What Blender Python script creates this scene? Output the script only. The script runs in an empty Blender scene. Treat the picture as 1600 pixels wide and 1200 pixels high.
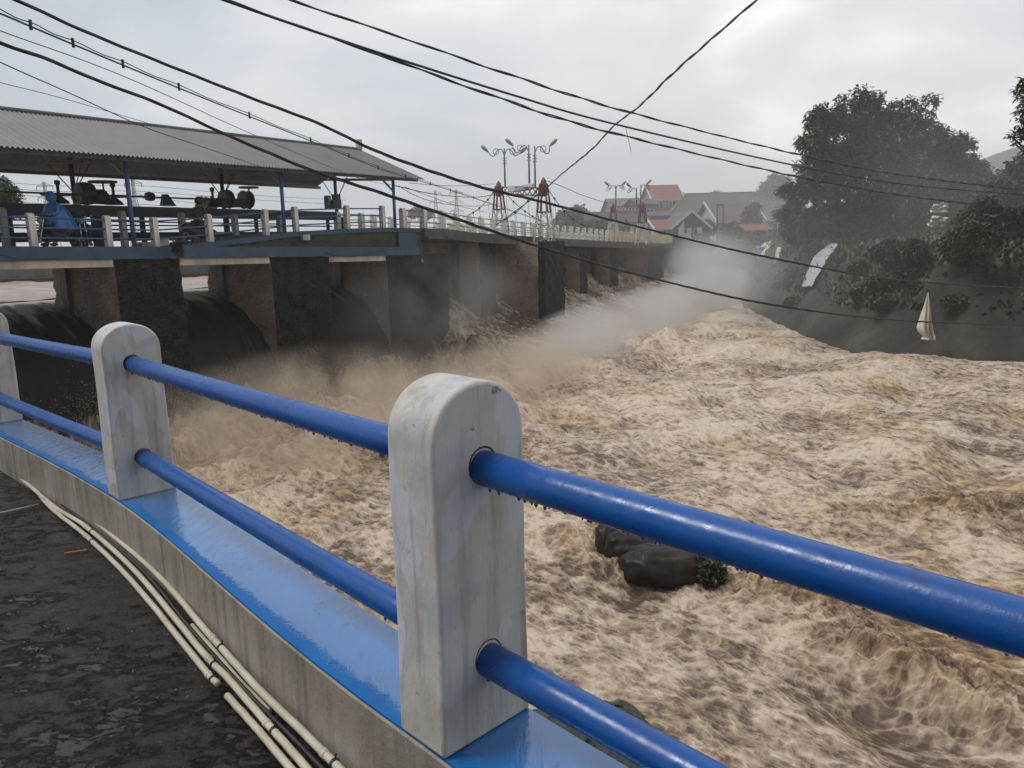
import bpy, math, random
import numpy as np
from mathutils import Vector, Matrix
random.seed(7); rng = np.random.default_rng(7)
scene = bpy.context.scene
COL = scene.collection
# ------------------------------------------------------------------ camera
EYE = 1.6
_u = np.array([-140, 6300, 1200.]); _u /= np.linalg.norm(_u)
_f = np.array([0, 0, -1.]); _y = _f - (_f @ _u) * _u; _y /= np.linalg.norm(_y); _x = np.cross(_y, _u)
RW = np.stack([_x, _y, _u])
cam_d = bpy.data.cameras.new("camera"); cam = bpy.data.objects.new("camera", cam_d); COL.objects.link(cam)
cam_d.sensor_width = 36; cam_d.lens = 36 * 1200 / 1600
cam_d.clip_start = 0.05; cam_d.clip_end = 3000
cam.matrix_world = Matrix.Translation((0, 0, EYE)) @ Matrix(RW.tolist()).to_4x4()
scene.camera = cam
# ------------------------------------------------------------------ sky, sun, exposure
SUN_EL, SUN_AZ = math.radians(56), math.radians(-95)     # azimuth measured from +Y towards +X
world = bpy.data.worlds.new("World"); scene.world = world; world.use_nodes = True
wt = world.node_tree; wt.nodes.clear()
def wn(t, **k):
    n = wt.nodes.new(t)
    for a, b in k.items(): setattr(n, a, b)
    return n
sky = wn('ShaderNodeTexSky', sky_type='NISHITA', sun_disc=False, sun_elevation=SUN_EL, sun_rotation=SUN_AZ, air_density=1.5, dust_density=3.0)
bg1 = wn('ShaderNodeBackground'); bg1.inputs['Strength'].default_value = 0.05
wt.links.new(sky.outputs[0], bg1.inputs['Color'])
tc = wn('ShaderNodeTexCoord')
mp = wn('ShaderNodeMapping'); mp.inputs['Scale'].default_value = (1.0, 1.0, 2.6)
wt.links.new(tc.outputs['Generated'], mp.inputs['Vector'])
n1 = wn('ShaderNodeTexNoise'); n1.inputs['Scale'].default_value = 2.2; n1.inputs['Detail'].default_value = 6; n1.inputs['Roughness'].default_value = .5; n1.inputs['Distortion'].default_value = .3
wt.links.new(mp.outputs[0], n1.inputs['Vector'])
# brightness of the cloud layer: brighter towards the right-hand side of the view
sx = wn('ShaderNodeSeparateXYZ'); wt.links.new(tc.outputs['Generated'], sx.inputs[0])
def wmath(op, a, b=None, c=None):
    m = wn('ShaderNodeMath', operation=op)
    for i, v in enumerate((a, b, c)):
        if v is None: continue
        if isinstance(v, (int, float)): m.inputs[i].default_value = v
        else: wt.links.new(v, m.inputs[i])
    return m.outputs[0]
g = wmath('MULTIPLY_ADD', sx.outputs[0], .48, wmath('MULTIPLY_ADD', n1.outputs['Fac'], 1.55, -.275))
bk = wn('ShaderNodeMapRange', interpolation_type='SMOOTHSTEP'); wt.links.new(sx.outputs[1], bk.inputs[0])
for _i, _v in ((1, -.75), (2, .25), (3, .42), (4, 1.0)): bk.inputs[_i].default_value = _v   # unseen sky behind the viewer dimmed, added to darken camera-facing surfaces
cr = wn('ShaderNodeValToRGB'); wt.links.new(g, cr.inputs[0])
e = cr.color_ramp.elements
e[0].position = .22; e[0].color = (.44, .49, .55, 1)
e[1].position = .82; e[1].color = (1.0, .98, .95, 1)
for p, c in ((.40, (.53, .57, .62)), (.52, (.63, .65, .68)), (.64, (.71, .71, .735)), (.73, (.83, .815, .80))):
    q = e.new(p); q.color = (*c, 1)
bg2 = wn('ShaderNodeBackground'); bg2.inputs['Strength'].default_value = 1.2
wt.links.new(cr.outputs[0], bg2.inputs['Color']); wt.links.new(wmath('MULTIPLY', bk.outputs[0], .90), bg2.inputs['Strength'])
mx = wn('ShaderNodeMixShader'); mx.inputs[0].default_value = .9
wt.links.new(bg1.outputs[0], mx.inputs[1]); wt.links.new(bg2.outputs[0], mx.inputs[2])
wo = wn('ShaderNodeOutputWorld'); wt.links.new(mx.outputs[0], wo.inputs[0])
sd = bpy.data.lights.new("sun", 'SUN'); sd.energy = 1.5; sd.angle = math.radians(18); sd.color = (1, .965, .92)
sun = bpy.data.objects.new("sun", sd); COL.objects.link(sun)
_sv = Vector((math.sin(SUN_AZ) * math.cos(SUN_EL), math.cos(SUN_AZ) * math.cos(SUN_EL), math.sin(SUN_EL)))
sun.rotation_euler = _sv.to_track_quat('Z', 'Y').to_euler()
vs = scene.view_settings; vs.view_transform = 'Standard'; vs.look = 'None'; vs.exposure = .58; vs.gamma = 1; vs.use_curve_mapping = False
cy = scene.cycles
cy.volume_bounces = 1; cy.max_bounces = 6; cy.diffuse_bounces = 3; cy.glossy_bounces = 3; cy.transparent_max_bounces = 12
cy.volume_step_rate = 2.0; cy.volume_max_steps = 96; cy.use_denoising = True

# ------------------------------------------------------------------ helpers: photo pixel -> world
def ray(px, py): return RW @ np.array([(px - 800) / 1200, (600 - py) / 1200, -1.])
def atz(px, py, z):
    r = ray(px, py); t = (z - EYE) / r[2]; return Vector((r[0] * t, r[1] * t, z))
def aty(px, py, y):
    r = ray(px, py); t = y / r[1]; return Vector((r[0] * t, y, EYE + r[2] * t))
def gx(px, y): return aty(px, 371, y).x
# weir line: q along the line, n downstream
def W(q, n=0, z=0):
    if q < 18.5: return Vector((-13.3 + .558 * q + .83 * n, 19.5 + .83 * q - .558 * n, z))
    t = q - 18.5; return Vector((-2.977 + .408 * t + .913 * n, 34.855 + .913 * t - .408 * n, z))
def interp(x, pts):
    return float(np.interp(x, [p[0] for p in pts], [p[1] for p in pts]))
DECK = [(-12, 1.6), (4.5, 1.56), (6.4, 1.65), (8.5, 1.82), (10, 1.97), (12.5, 2.07), (14.4, 2.12), (18.5, 2.07), (21.7, 1.87), (33, 1.5), (44.7, 1.16), (62.7, .73), (90, .7)]
def deckz(q): return interp(q, DECK)
# ------------------------------------------------------------------ numpy noise
_perm = np.concatenate([rng.permutation(512)] * 2)
_ga = rng.random(512) * 2 * math.pi; _gx, _gy = np.cos(_ga), np.sin(_ga)
def pnoise(x, y):
    xi = np.floor(x).astype(int); yi = np.floor(y).astype(int); xf = x - xi; yf = y - yi
    u = xf * xf * xf * (xf * (xf * 6 - 15) + 10); v = yf * yf * yf * (yf * (yf * 6 - 15) + 10)
    def h(i, j):
        k = _perm[(_perm[i & 511] + j) & 511]; return k
    def gr(k, a, b): return _gx[k] * a + _gy[k] * b
    a = gr(h(xi, yi), xf, yf); b = gr(h(xi + 1, yi), xf - 1, yf); c = gr(h(xi, yi + 1), xf, yf - 1); d = gr(h(xi + 1, yi + 1), xf - 1, yf - 1)
    return 1.5 * ((a + (b - a) * u) + ((c + (d - c) * u) - (a + (b - a) * u)) * v)
def fbm(x, y, o=4, g=.5):
    s = 0; a = 1; 
    for i in range(o):
        s = s + a * pnoise(x * 2 ** i + 17.3 * i, y * 2 ** i - 9.1 * i); a *= g
    return s
def ridged(x, y, o=4, g=.5):
    s = 0; a = 1; n = 0
    for i in range(o):
        s = s + a * (1 - 2 * np.abs(pnoise(x * 2 ** i + 31.7 * i, y * 2 ** i + 5.3 * i))); n += a; a *= g
    return s / n
def sstep(a, b, x):
    t = np.clip((x - a) / (b - a), 0, 1); return t * t * (3 - 2 * t)
# ------------------------------------------------------------------ materials
MATS = {}
class NT:
    def __init__(s, name):
        s.m = bpy.data.materials.new(name); s.m.use_nodes = True; s.t = s.m.node_tree; s.t.nodes.clear()
        s.out = s.t.nodes.new('ShaderNodeOutputMaterial')
        s.tc = s.t.nodes.new('ShaderNodeTexCoord')
    def n(s, typ, ins=None, **k):
        nd = s.t.nodes.new(typ)
        for a, b in k.items(): setattr(nd, a, b)
        for a, b in (ins or {}).items(): s.set(nd, a, b)
        return nd
    def set(s, nd, a, b):
        if hasattr(b, 'is_linked') or isinstance(b, bpy.types.NodeSocket): s.t.links.new(b, nd.inputs[a])
        else: nd.inputs[a].default_value = b
    def math(s, op, a, b=None, c=None, clamp=False):
        m = s.t.nodes.new('ShaderNodeMath'); m.operation = op; m.use_clamp = clamp
        for i, v in enumerate((a, b, c)):
            if v is not None: s.set(m, i, v)
        return m.outputs[0]
    def vec(s, scale=(1, 1, 1), rot=(0, 0, 0), src=None, loc=(0, 0, 0)):
        m = s.t.nodes.new('ShaderNodeMapping'); m.inputs['Scale'].default_value = scale; m.inputs['Rotation'].default_value = rot; m.inputs['Location'].default_value = loc
        s.t.links.new(src or s.tc.outputs['Object'], m.inputs['Vector']); return m.outputs[0]
    def noise(s, v, scale, detail=4, rough=.5, dist=0):
        n = s.t.nodes.new('ShaderNodeTexNoise'); s.t.links.new(v, n.inputs['Vector'])
        n.inputs['Scale'].default_value = scale; n.inputs['Detail'].default_value = detail; n.inputs['Roughness'].default_value = rough; n.inputs['Distortion'].default_value = dist
        return n.outputs['Fac']
    def ramp(s, f, pts, interp='LINEAR'):
        r = s.t.nodes.new('ShaderNodeValToRGB'); s.t.links.new(f, r.inputs[0]); r.color_ramp.interpolation = interp
        e = r.color_ramp.elements
        while len(e) < len(pts): e.new(.5)
        for k, (p, c) in enumerate(pts):
            e[k].position = p; c = (c, c, c) if isinstance(c, (int, float)) else c; e[k].color = (*c, 1)
        return r.outputs[0]
    def mix(s, f, a, b, mode='MIX'):
        m = s.t.nodes.new('ShaderNodeMix'); m.data_type = 'RGBA'; m.blend_type = mode
        s.set(m, 0, f)
        for i, v in ((6, a), (7, b)):
            if isinstance(v, tuple): v = (*v[:3], 1)
            s.set(m, i, v)
        return m.outputs[2]
    def bump(s, h, st=.3, d=.02, nrm=None):
        b = s.t.nodes.new('ShaderNodeBump'); b.inputs['Strength'].default_value = st; b.inputs['Distance'].default_value = d
        s.t.links.new(h, b.inputs['Height'])
        if nrm is not None: s.t.links.new(nrm, b.inputs['Normal'])
        return b.outputs[0]
    def bsdf(s, **k):
        b = s.t.nodes.new('ShaderNodeBsdfPrincipled')
        for a, v in k.items():
            nm = a.replace('_', ' ')
            if isinstance(v, tuple) and nm == 'Base Color': v = (*v[:3], 1)
            s.set(b, nm, v)
        s.t.links.new(b.outputs[0], s.out.inputs['Surface']); return b
def reg(name):
    def d(fn):
        s = NT(name); fn(s); MATS[name] = s.m; return fn
    return d
def simple(name, c1, c2=None, scale=4, rough=.6, bump=.15, dist=.01, metallic=0, stretch=(1, 1, 1), detail=5, spec=.5, dirt=None):
    s = NT(name); c2 = c2 or tuple(x * .7 for x in c1)
    v = s.vec(stretch); f = s.noise(v, scale, detail, .6)
    col = s.ramp(f, [(.35, c1), (.65, c2)])
    if dirt:
        f2 = s.noise(s.vec((1, 1, .25)), scale * .6, 6, .65)
        col = s.mix(s.ramp(f2, [(.45, 0.), (.7, .85)]), col, dirt)
    s.bsdf(Base_Color=col, Roughness=rough, Metallic=metallic, Normal=s.bump(s.noise(v, scale * 3, 4), bump, dist), Specular_IOR_Level=spec)
    MATS[name] = s.m; return s.m

@reg('post_paint')
def _(s):
    v = s.vec(); big = s.noise(v, 3.2, 6, .6, .4); fine = s.noise(v, 38, 5, .65)
    streak = s.noise(s.vec((9, 9, .9)), 2.2, 6, .6, .2)
    col = s.ramp(big, [(.36, (.44, .41, .37)), (.5, (.52, .50, .48)), (.60, (.42, .43, .45))])
    patch = s.ramp(s.noise(s.vec((1, 1, .55)), 4.3, 3, .45, .6), [(.545, 0.), (.565, 1.)])
    col = s.mix(patch, col, (.55, .55, .60))
    col = s.mix(s.ramp(streak, [(.50, 0.), (.74, .8)]), col, (.24, .21, .18))
    col = s.mix(s.ramp(fine, [(.60, 0.), (.78, .55)]), col, (.25, .22, .19))
    chp = s.ramp(s.noise(s.vec(loc=(4, 2, 9)), 13, 7, .68), [(.655, 0.), (.67, .85)]); col = s.mix(chp, col, (.20, .175, .15))
    edge = s.n('ShaderNodeNewGeometry').outputs['Pointiness']
    col = s.mix(s.ramp(s.math('MULTIPLY_ADD', s.noise(v, 9, 5, .6), .09, edge), [(.555, 0.), (.60, .45)]), col, (.25, .21, .17))
    h = s.math('ADD', s.noise(s.vec((1, 1, .5)), 9, 5, .6), s.math('MULTIPLY', s.noise(s.vec((3, 3, .6)), 26, 6, .7), .5))
    s.bsdf(Base_Color=col, Roughness=s.ramp(big, [(.3, .42), (.7, .62)]), Normal=s.bump(h, .55, .012))
@reg('rail_paint')
def _(s):
    v = s.vec(); f = s.noise(v, 7, 5, .6); fine = s.noise(v, 90, 3, .6)
    col = s.ramp(f, [(.3, (.0015, .058, .245)), (.7, (.003, .074, .30))])
    col = s.mix(s.ramp(s.noise(s.vec((1, 1, 1)), 20, 6, .7), [(.66, 0.), (.74, .5)]), col, (.02, .03, .06))
    grm = s.ramp(s.noise(s.vec(loc=(5, 0, 2)), 11, 8, .72), [(.60, 0.), (.72, .7)]); col = s.mix(grm, col, (.03, .04, .07))
    chip = s.ramp(s.noise(s.vec(loc=(1, 7, 2)), 34, 5, .7), [(.70, 0.), (.72, .9)]); col = s.mix(chip, col, (.09, .06, .045))
    h = s.math('ADD', s.math('MULTIPLY', fine, .8), s.math('ADD', s.noise(v, 16, 4, .6), s.math('MULTIPLY', chip, -.6)))
    s.bsdf(Base_Color=col, Roughness=s.ramp(s.noise(v, 26, 4), [(.35, .22), (.7, .5)]), Normal=s.bump(h, .16, .006), Coat_Weight=.12, Coat_Roughness=.2, Specular_IOR_Level=.42)
@reg('coping_paint')
def _(s):
    v = s.vec(); f = s.noise(v, 3, 6, .6)
    col = s.ramp(f, [(.3, (.004, .10, .34)), (.7, (.008, .15, .43))])
    moss = s.ramp(s.noise(s.vec(loc=(3, 1, 0)), 4.5, 7, .7), [(.63, 0.), (.70, .9)])
    col = s.mix(moss, col, (.02, .035, .03))
    ac = s.n('ShaderNodeAttribute', attribute_name='across').outputs['Fac']
    rag = s.noise(s.vec((1.0, 5.5, 1), rot=(0, 0, .45)), 11, 7, .65, .4); rg2 = s.noise(v, 3.5, 4, .5)
    edge = s.math('ADD', ac, s.math('ADD', s.math('MULTIPLY', s.math('SUBTRACT', rag, .5), .30), s.math('MULTIPLY', s.math('SUBTRACT', rg2, .5), .25)))
    film = s.ramp(edge, [(.12, 0.), (.15, 1.)])
    rip = s.noise(s.vec((3.2, .7, 1), rot=(0, 0, -.7)), 9, 6, .6, .6)
    h = s.math('ADD', s.math('MULTIPLY', rip, .4), s.math('MULTIPLY', film, .25))
    s.bsdf(Base_Color=col, Roughness=s.mix(film, (.3, .3, .3), (.12, .12, .12)), Normal=s.bump(h, .22, .015), Coat_Weight=film, Coat_Roughness=.04, Coat_IOR=1.75, IOR=1.5, Coat_Normal=s.bump(s.math('ADD', s.math('MULTIPLY', rip, 1.), s.math('MULTIPLY', film, .4)), .30, .012))
@reg('parapet_concrete')
def _(s):
    v = s.vec(); a = s.noise(v, 2.2, 7, .6); st = s.noise(s.vec((6, 6, .5)), 2.5, 6, .65)
    col = s.ramp(a, [(.3, (.20, .175, .14)), (.55, (.30, .27, .225)), (.75, (.36, .335, .29))])
    col = s.mix(s.ramp(st, [(.46, 0.), (.7, .8)]), col, (.11, .10, .085))
    s.bsdf(Base_Color=col, Roughness=.62, Normal=s.bump(s.noise(v, 22, 8, .65), .4, .012))
@reg('asphalt_wet')
def _(s):
    v = s.vec(); big = s.noise(v, .8, 6, .6, .5); mid = s.noise(s.vec((.9, 1.7, 1), rot=(0, 0, .2)), 8, 10, .74, .35); fine = s.noise(v, 55, 6, .75)
    rd = s.n('ShaderNodeTexNoise', {'Vector': s.vec((.7, 2.6, 1), rot=(0, 0, .3)), 'Scale': 9., 'Detail': 7., 'Roughness': .65}, noise_type='RIDGED_MULTIFRACTAL').outputs['Fac']
    hh = s.math('ADD', s.math('MULTIPLY', mid, .55), s.math('MULTIPLY', big, .6))
    pud = s.ramp(hh, [(.505, 1.), (.56, 0.)], 'EASE')
    col = s.ramp(mid, [(.3, (.012, .010, .009)), (.5, (.034, .028, .025)), (.68, (.075, .062, .054))])
    col = s.mix(s.ramp(fine, [(.58, 0.), (.75, .4)]), col, (.10, .088, .078))
    col = s.mix(pud, col, (.020, .017, .015))
    rough = s.mix(pud, s.mix(s.ramp(fine, [(.4, 0.), (.6, 1.)]), (.20, .20, .20), (.55, .55, .55)), (.12, .12, .12))
    dry = s.math('SUBTRACT', 1., pud)
    h = s.math('MULTIPLY', s.math('ADD', s.math('ADD', s.math('MULTIPLY', mid, 1.2), s.math('MULTIPLY', rd, .35)), s.math('MULTIPLY', fine, .5)), dry)
    s.bsdf(Base_Color=col, Roughness=rough, Normal=s.bump(h, 1., .035), Specular_IOR_Level=.4)
@reg('pipe_cream')
def _(s):
    v = s.vec(); f = s.noise(v, 5, 6, .65)
    col = s.ramp(f, [(.35, (.56, .52, .42)), (.6, (.43, .385, .29)), (.75, (.24, .20, .14))])
    s.bsdf(Base_Color=col, Roughness=.35, Normal=s.bump(s.noise(v, 30, 4), .2, .003))
simple('grime', (.07, .065, .06), (.02, .018, .016), 40, .8, .6, .01)
simple('black_rubber', (.012, .012, .012), (.03, .03, .03), 20, .5)
simple('cable_black', (.012, .012, .013), (.03, .03, .032), 8, .55)
simple('steel_grey', (.20, .21, .22), (.12, .12, .12), 6, .5, metallic=.3)
simple('steel_dark', (.035, .04, .05), (.015, .017, .02), 6, .5)
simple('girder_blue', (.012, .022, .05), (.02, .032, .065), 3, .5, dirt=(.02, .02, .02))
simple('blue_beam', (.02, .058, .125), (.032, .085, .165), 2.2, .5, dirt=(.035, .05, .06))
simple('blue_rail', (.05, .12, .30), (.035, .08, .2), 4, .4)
simple('cream_concrete', (.60, .56, .48), (.48, .45, .38), 2, .7, dirt=(.2, .18, .15))
simple('bridge_post', (.80, .77, .72), (.68, .65, .60), 3, .6, dirt=(.28, .25, .2))
simple('yellow_post', (.60, .52, .32), (.48, .40, .24), 3, .6, dirt=(.28, .25, .2))
simple('deck_concrete', (.13, .125, .12), (.07, .07, .068), 1.5, .7, dirt=(.03, .035, .03))
simple('tower_red', (.20, .045, .035), (.13, .035, .03), 4, .55, dirt=(.10, .03, .02))
simple('tower_white', (.75, .75, .74), (.58, .56, .53), 4, .55, dirt=(.25, .16, .1))
simple('lamp_pole', (.14, .17, .17), (.10, .12, .12), 3, .5)
simple('lamp_glass', (.32, .34, .35), (.24, .25, .26), 8, .25)
simple('sign_sheet', (.52, .58, .59), (.44, .50, .51), 2, .5)
simple('sign_text', (.03, .04, .05), (.02, .03, .04), 2, .6)
simple('skin', (.35, .20, .13), (.30, .17, .11), 4, .5)
simple('raincoat_blue', (.03, .17, .48), (.045, .22, .58), 6, .35, .5, .03)
simple('jacket_brown', (.11, .09, .055), (.07, .055, .035), 6, .8, .4, .02)
simple('jacket_green', (.035, .06, .045), (.02, .035, .03), 6, .8, .4, .02)
simple('trousers_dark', (.018, .018, .022), (.03, .03, .035), 6, .8)
simple('helmet_dark', (.02, .02, .022), (.03, .03, .03), 6, .25)
simple('helmet_green', (.06, .13, .05), (.04, .09, .04), 6, .3)
simple('bike_black', (.012, .012, .014), (.02, .02, .024), 6, .3)
simple('chrome', (.5, .5, .5), (.35, .35, .35), 8, .25, metallic=.9)
simple('tarp_white', (.62, .62, .60), (.48, .48, .46), 1.6, .6, .6, .05, dirt=(.30, .30, .28))
simple('tarp_yellowish', (.66, .62, .50), (.5, .46, .36), 2.5, .6, .6, .05, dirt=(.3, .28, .2))
simple('tarp_blue', (.22, .40, .62), (.30, .46, .66), 2.5, .6, .6, .05)
simple('cloth_orange', (.70, .10, .03), (.55, .06, .02), 3, .7)
simple('cloth_red', (.5, .05, .04), (.35, .03, .03), 3, .7)
simple('wood', (.16, .11, .07), (.09, .06, .04), 6, .8, stretch=(1, 1, .2))
simple('bark', (.07, .055, .045), (.03, .025, .02), 5, .9, .8, .05, stretch=(1, 1, .3))
simple('bamboo', (.36, .34, .28), (.24, .22, .17), 8, .6)
simple('brick_red', (.38, .10, .05), (.28, .07, .04), 12, .8)
simple('rock_dark', (.020, .018, .016), (.008, .0075, .007), 3, .45, .7, .03, dirt=(.05, .042, .034), spec=.25)
simple('hill_green', (.035, .05, .03), (.02, .03, .02), .08, .9, 1, 2.0)
simple('wall_white', (.50, .50, .49), (.40, .39, .37), 1.5, .8, dirt=(.22, .21, .19))
simple('wall_grey', (.24, .23, .22), (.17, .165, .16), 1.5, .8, dirt=(.1, .1, .09))
simple('wall_tan', (.32, .28, .22), (.24, .2, .16), 1.5, .8, dirt=(.12, .11, .09))
simple('wall_green', (.10, .24, .2), (.08, .19, .16), 1.5, .8)
simple('wall_red', (.13, .05, .045), (.09, .04, .035), 1.5, .8)
simple('window_dark', (.03, .035, .04), (.02, .02, .025), 3, .15)
simple('window_frame', (.45, .45, .44), (.36, .36, .35), 3, .5)
simple('door_brown', (.10, .06, .04), (.07, .045, .03), 3, .6)
simple('fascia_white', (.60, .60, .59), (.5, .5, .49), 3, .6)
def roofmat(name, c1, c2, sc=1.0):
    s = NT(name); v = s.vec()
    w = s.n('ShaderNodeTexWave', {'Scale': 1.3 * sc, 'Distortion': .4}, wave_type='BANDS', bands_direction='Z'); s.t.links.new(v, w.inputs['Vector'])
    f = s.noise(v, 1.2, 7, .65)
    col = s.ramp(f, [(.3, c1), (.7, c2)])
    s.bsdf(Base_Color=col, Roughness=.75, Normal=s.bump(w.outputs['Fac'], .5, .06)); MATS[name] = s.m
roofmat('tile_dark', (.028, .028, .032), (.05, .048, .05)); roofmat('tile_brown', (.075, .05, .042), (.11, .08, .068)); roofmat('tile_red', (.22, .06, .04), (.15, .05, .038)); roofmat('tile_tan', (.12, .10, .09), (.08, .07, .065))
@reg('shelter_sheet')
def _(s):
    v = s.vec(); f = s.noise(v, .7, 6, .6); st = s.noise(s.vec((1, 1, 1)), 5, 6, .6)
    col = s.ramp(f, [(.35, (.08, .076, .078)), (.65, (.108, .103, .104))])
    col = s.mix(s.ramp(st, [(.54, 0.), (.74, .5)]), col, (.08, .065, .055))
    s.bsdf(Base_Color=col, Roughness=.55, Metallic=.1, Normal=s.bump(st, .1, .01))
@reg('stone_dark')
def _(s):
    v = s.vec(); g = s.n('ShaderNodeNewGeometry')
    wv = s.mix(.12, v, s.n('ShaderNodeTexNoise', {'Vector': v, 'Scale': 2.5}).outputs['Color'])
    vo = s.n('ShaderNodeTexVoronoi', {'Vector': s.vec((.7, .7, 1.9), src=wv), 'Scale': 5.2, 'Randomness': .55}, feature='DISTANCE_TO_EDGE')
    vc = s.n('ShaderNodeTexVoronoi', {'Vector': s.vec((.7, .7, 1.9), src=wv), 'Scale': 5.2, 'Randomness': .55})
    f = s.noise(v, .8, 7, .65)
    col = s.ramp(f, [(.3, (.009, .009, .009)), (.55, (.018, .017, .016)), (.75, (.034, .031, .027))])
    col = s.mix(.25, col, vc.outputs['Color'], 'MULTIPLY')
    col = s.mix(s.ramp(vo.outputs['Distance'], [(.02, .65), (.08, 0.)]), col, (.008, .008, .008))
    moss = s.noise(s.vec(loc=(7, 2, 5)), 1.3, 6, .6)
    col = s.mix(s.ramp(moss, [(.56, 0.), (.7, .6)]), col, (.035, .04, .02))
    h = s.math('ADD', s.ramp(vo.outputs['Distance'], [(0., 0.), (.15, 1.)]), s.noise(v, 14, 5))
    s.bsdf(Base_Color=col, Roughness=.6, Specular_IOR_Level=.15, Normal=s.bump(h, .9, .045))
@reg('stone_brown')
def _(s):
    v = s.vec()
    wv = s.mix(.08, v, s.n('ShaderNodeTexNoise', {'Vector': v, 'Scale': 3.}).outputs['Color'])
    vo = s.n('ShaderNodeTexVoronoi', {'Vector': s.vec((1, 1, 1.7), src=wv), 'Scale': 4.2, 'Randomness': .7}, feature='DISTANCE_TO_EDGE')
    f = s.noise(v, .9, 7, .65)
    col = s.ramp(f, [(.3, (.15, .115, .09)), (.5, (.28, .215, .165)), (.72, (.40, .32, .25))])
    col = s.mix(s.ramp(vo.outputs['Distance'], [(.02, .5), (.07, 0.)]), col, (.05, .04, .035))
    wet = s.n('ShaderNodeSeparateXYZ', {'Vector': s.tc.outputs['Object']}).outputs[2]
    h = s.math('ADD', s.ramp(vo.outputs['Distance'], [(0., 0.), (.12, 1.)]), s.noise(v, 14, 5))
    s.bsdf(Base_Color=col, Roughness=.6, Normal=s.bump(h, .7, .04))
@reg('mossy_stone')
def _(s):
    v = s.vec(); f = s.noise(v, 2.2, 8, .7)
    col = s.ramp(f, [(.3, (.02, .02, .018)), (.5, (.05, .05, .035)), (.62, (.045, .06, .028)), (.8, (.13, .12, .10))])
    s.bsdf(Base_Color=col, Roughness=.8, Normal=s.bump(s.noise(v, 9, 6, .6), .8, .06))
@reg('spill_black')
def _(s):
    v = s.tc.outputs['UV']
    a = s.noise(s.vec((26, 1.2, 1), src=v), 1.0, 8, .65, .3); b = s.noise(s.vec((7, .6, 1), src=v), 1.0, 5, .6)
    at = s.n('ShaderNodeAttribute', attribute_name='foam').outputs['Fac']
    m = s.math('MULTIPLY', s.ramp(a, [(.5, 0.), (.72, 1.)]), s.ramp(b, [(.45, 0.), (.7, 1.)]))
    col = s.mix(m, (.010, .009, .008), (.022, .018, .016))  # shade over the falling water is put into this near-black colour
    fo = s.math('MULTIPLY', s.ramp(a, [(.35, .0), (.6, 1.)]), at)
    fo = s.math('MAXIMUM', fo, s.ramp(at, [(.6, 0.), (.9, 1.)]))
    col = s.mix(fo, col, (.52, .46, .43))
    s.bsdf(Base_Color=col, Roughness=s.mix(fo, (.35, .35, .35), (.7, .7, .7)), Normal=s.bump(a, .8, .08), Specular_IOR_Level=.10)
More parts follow.
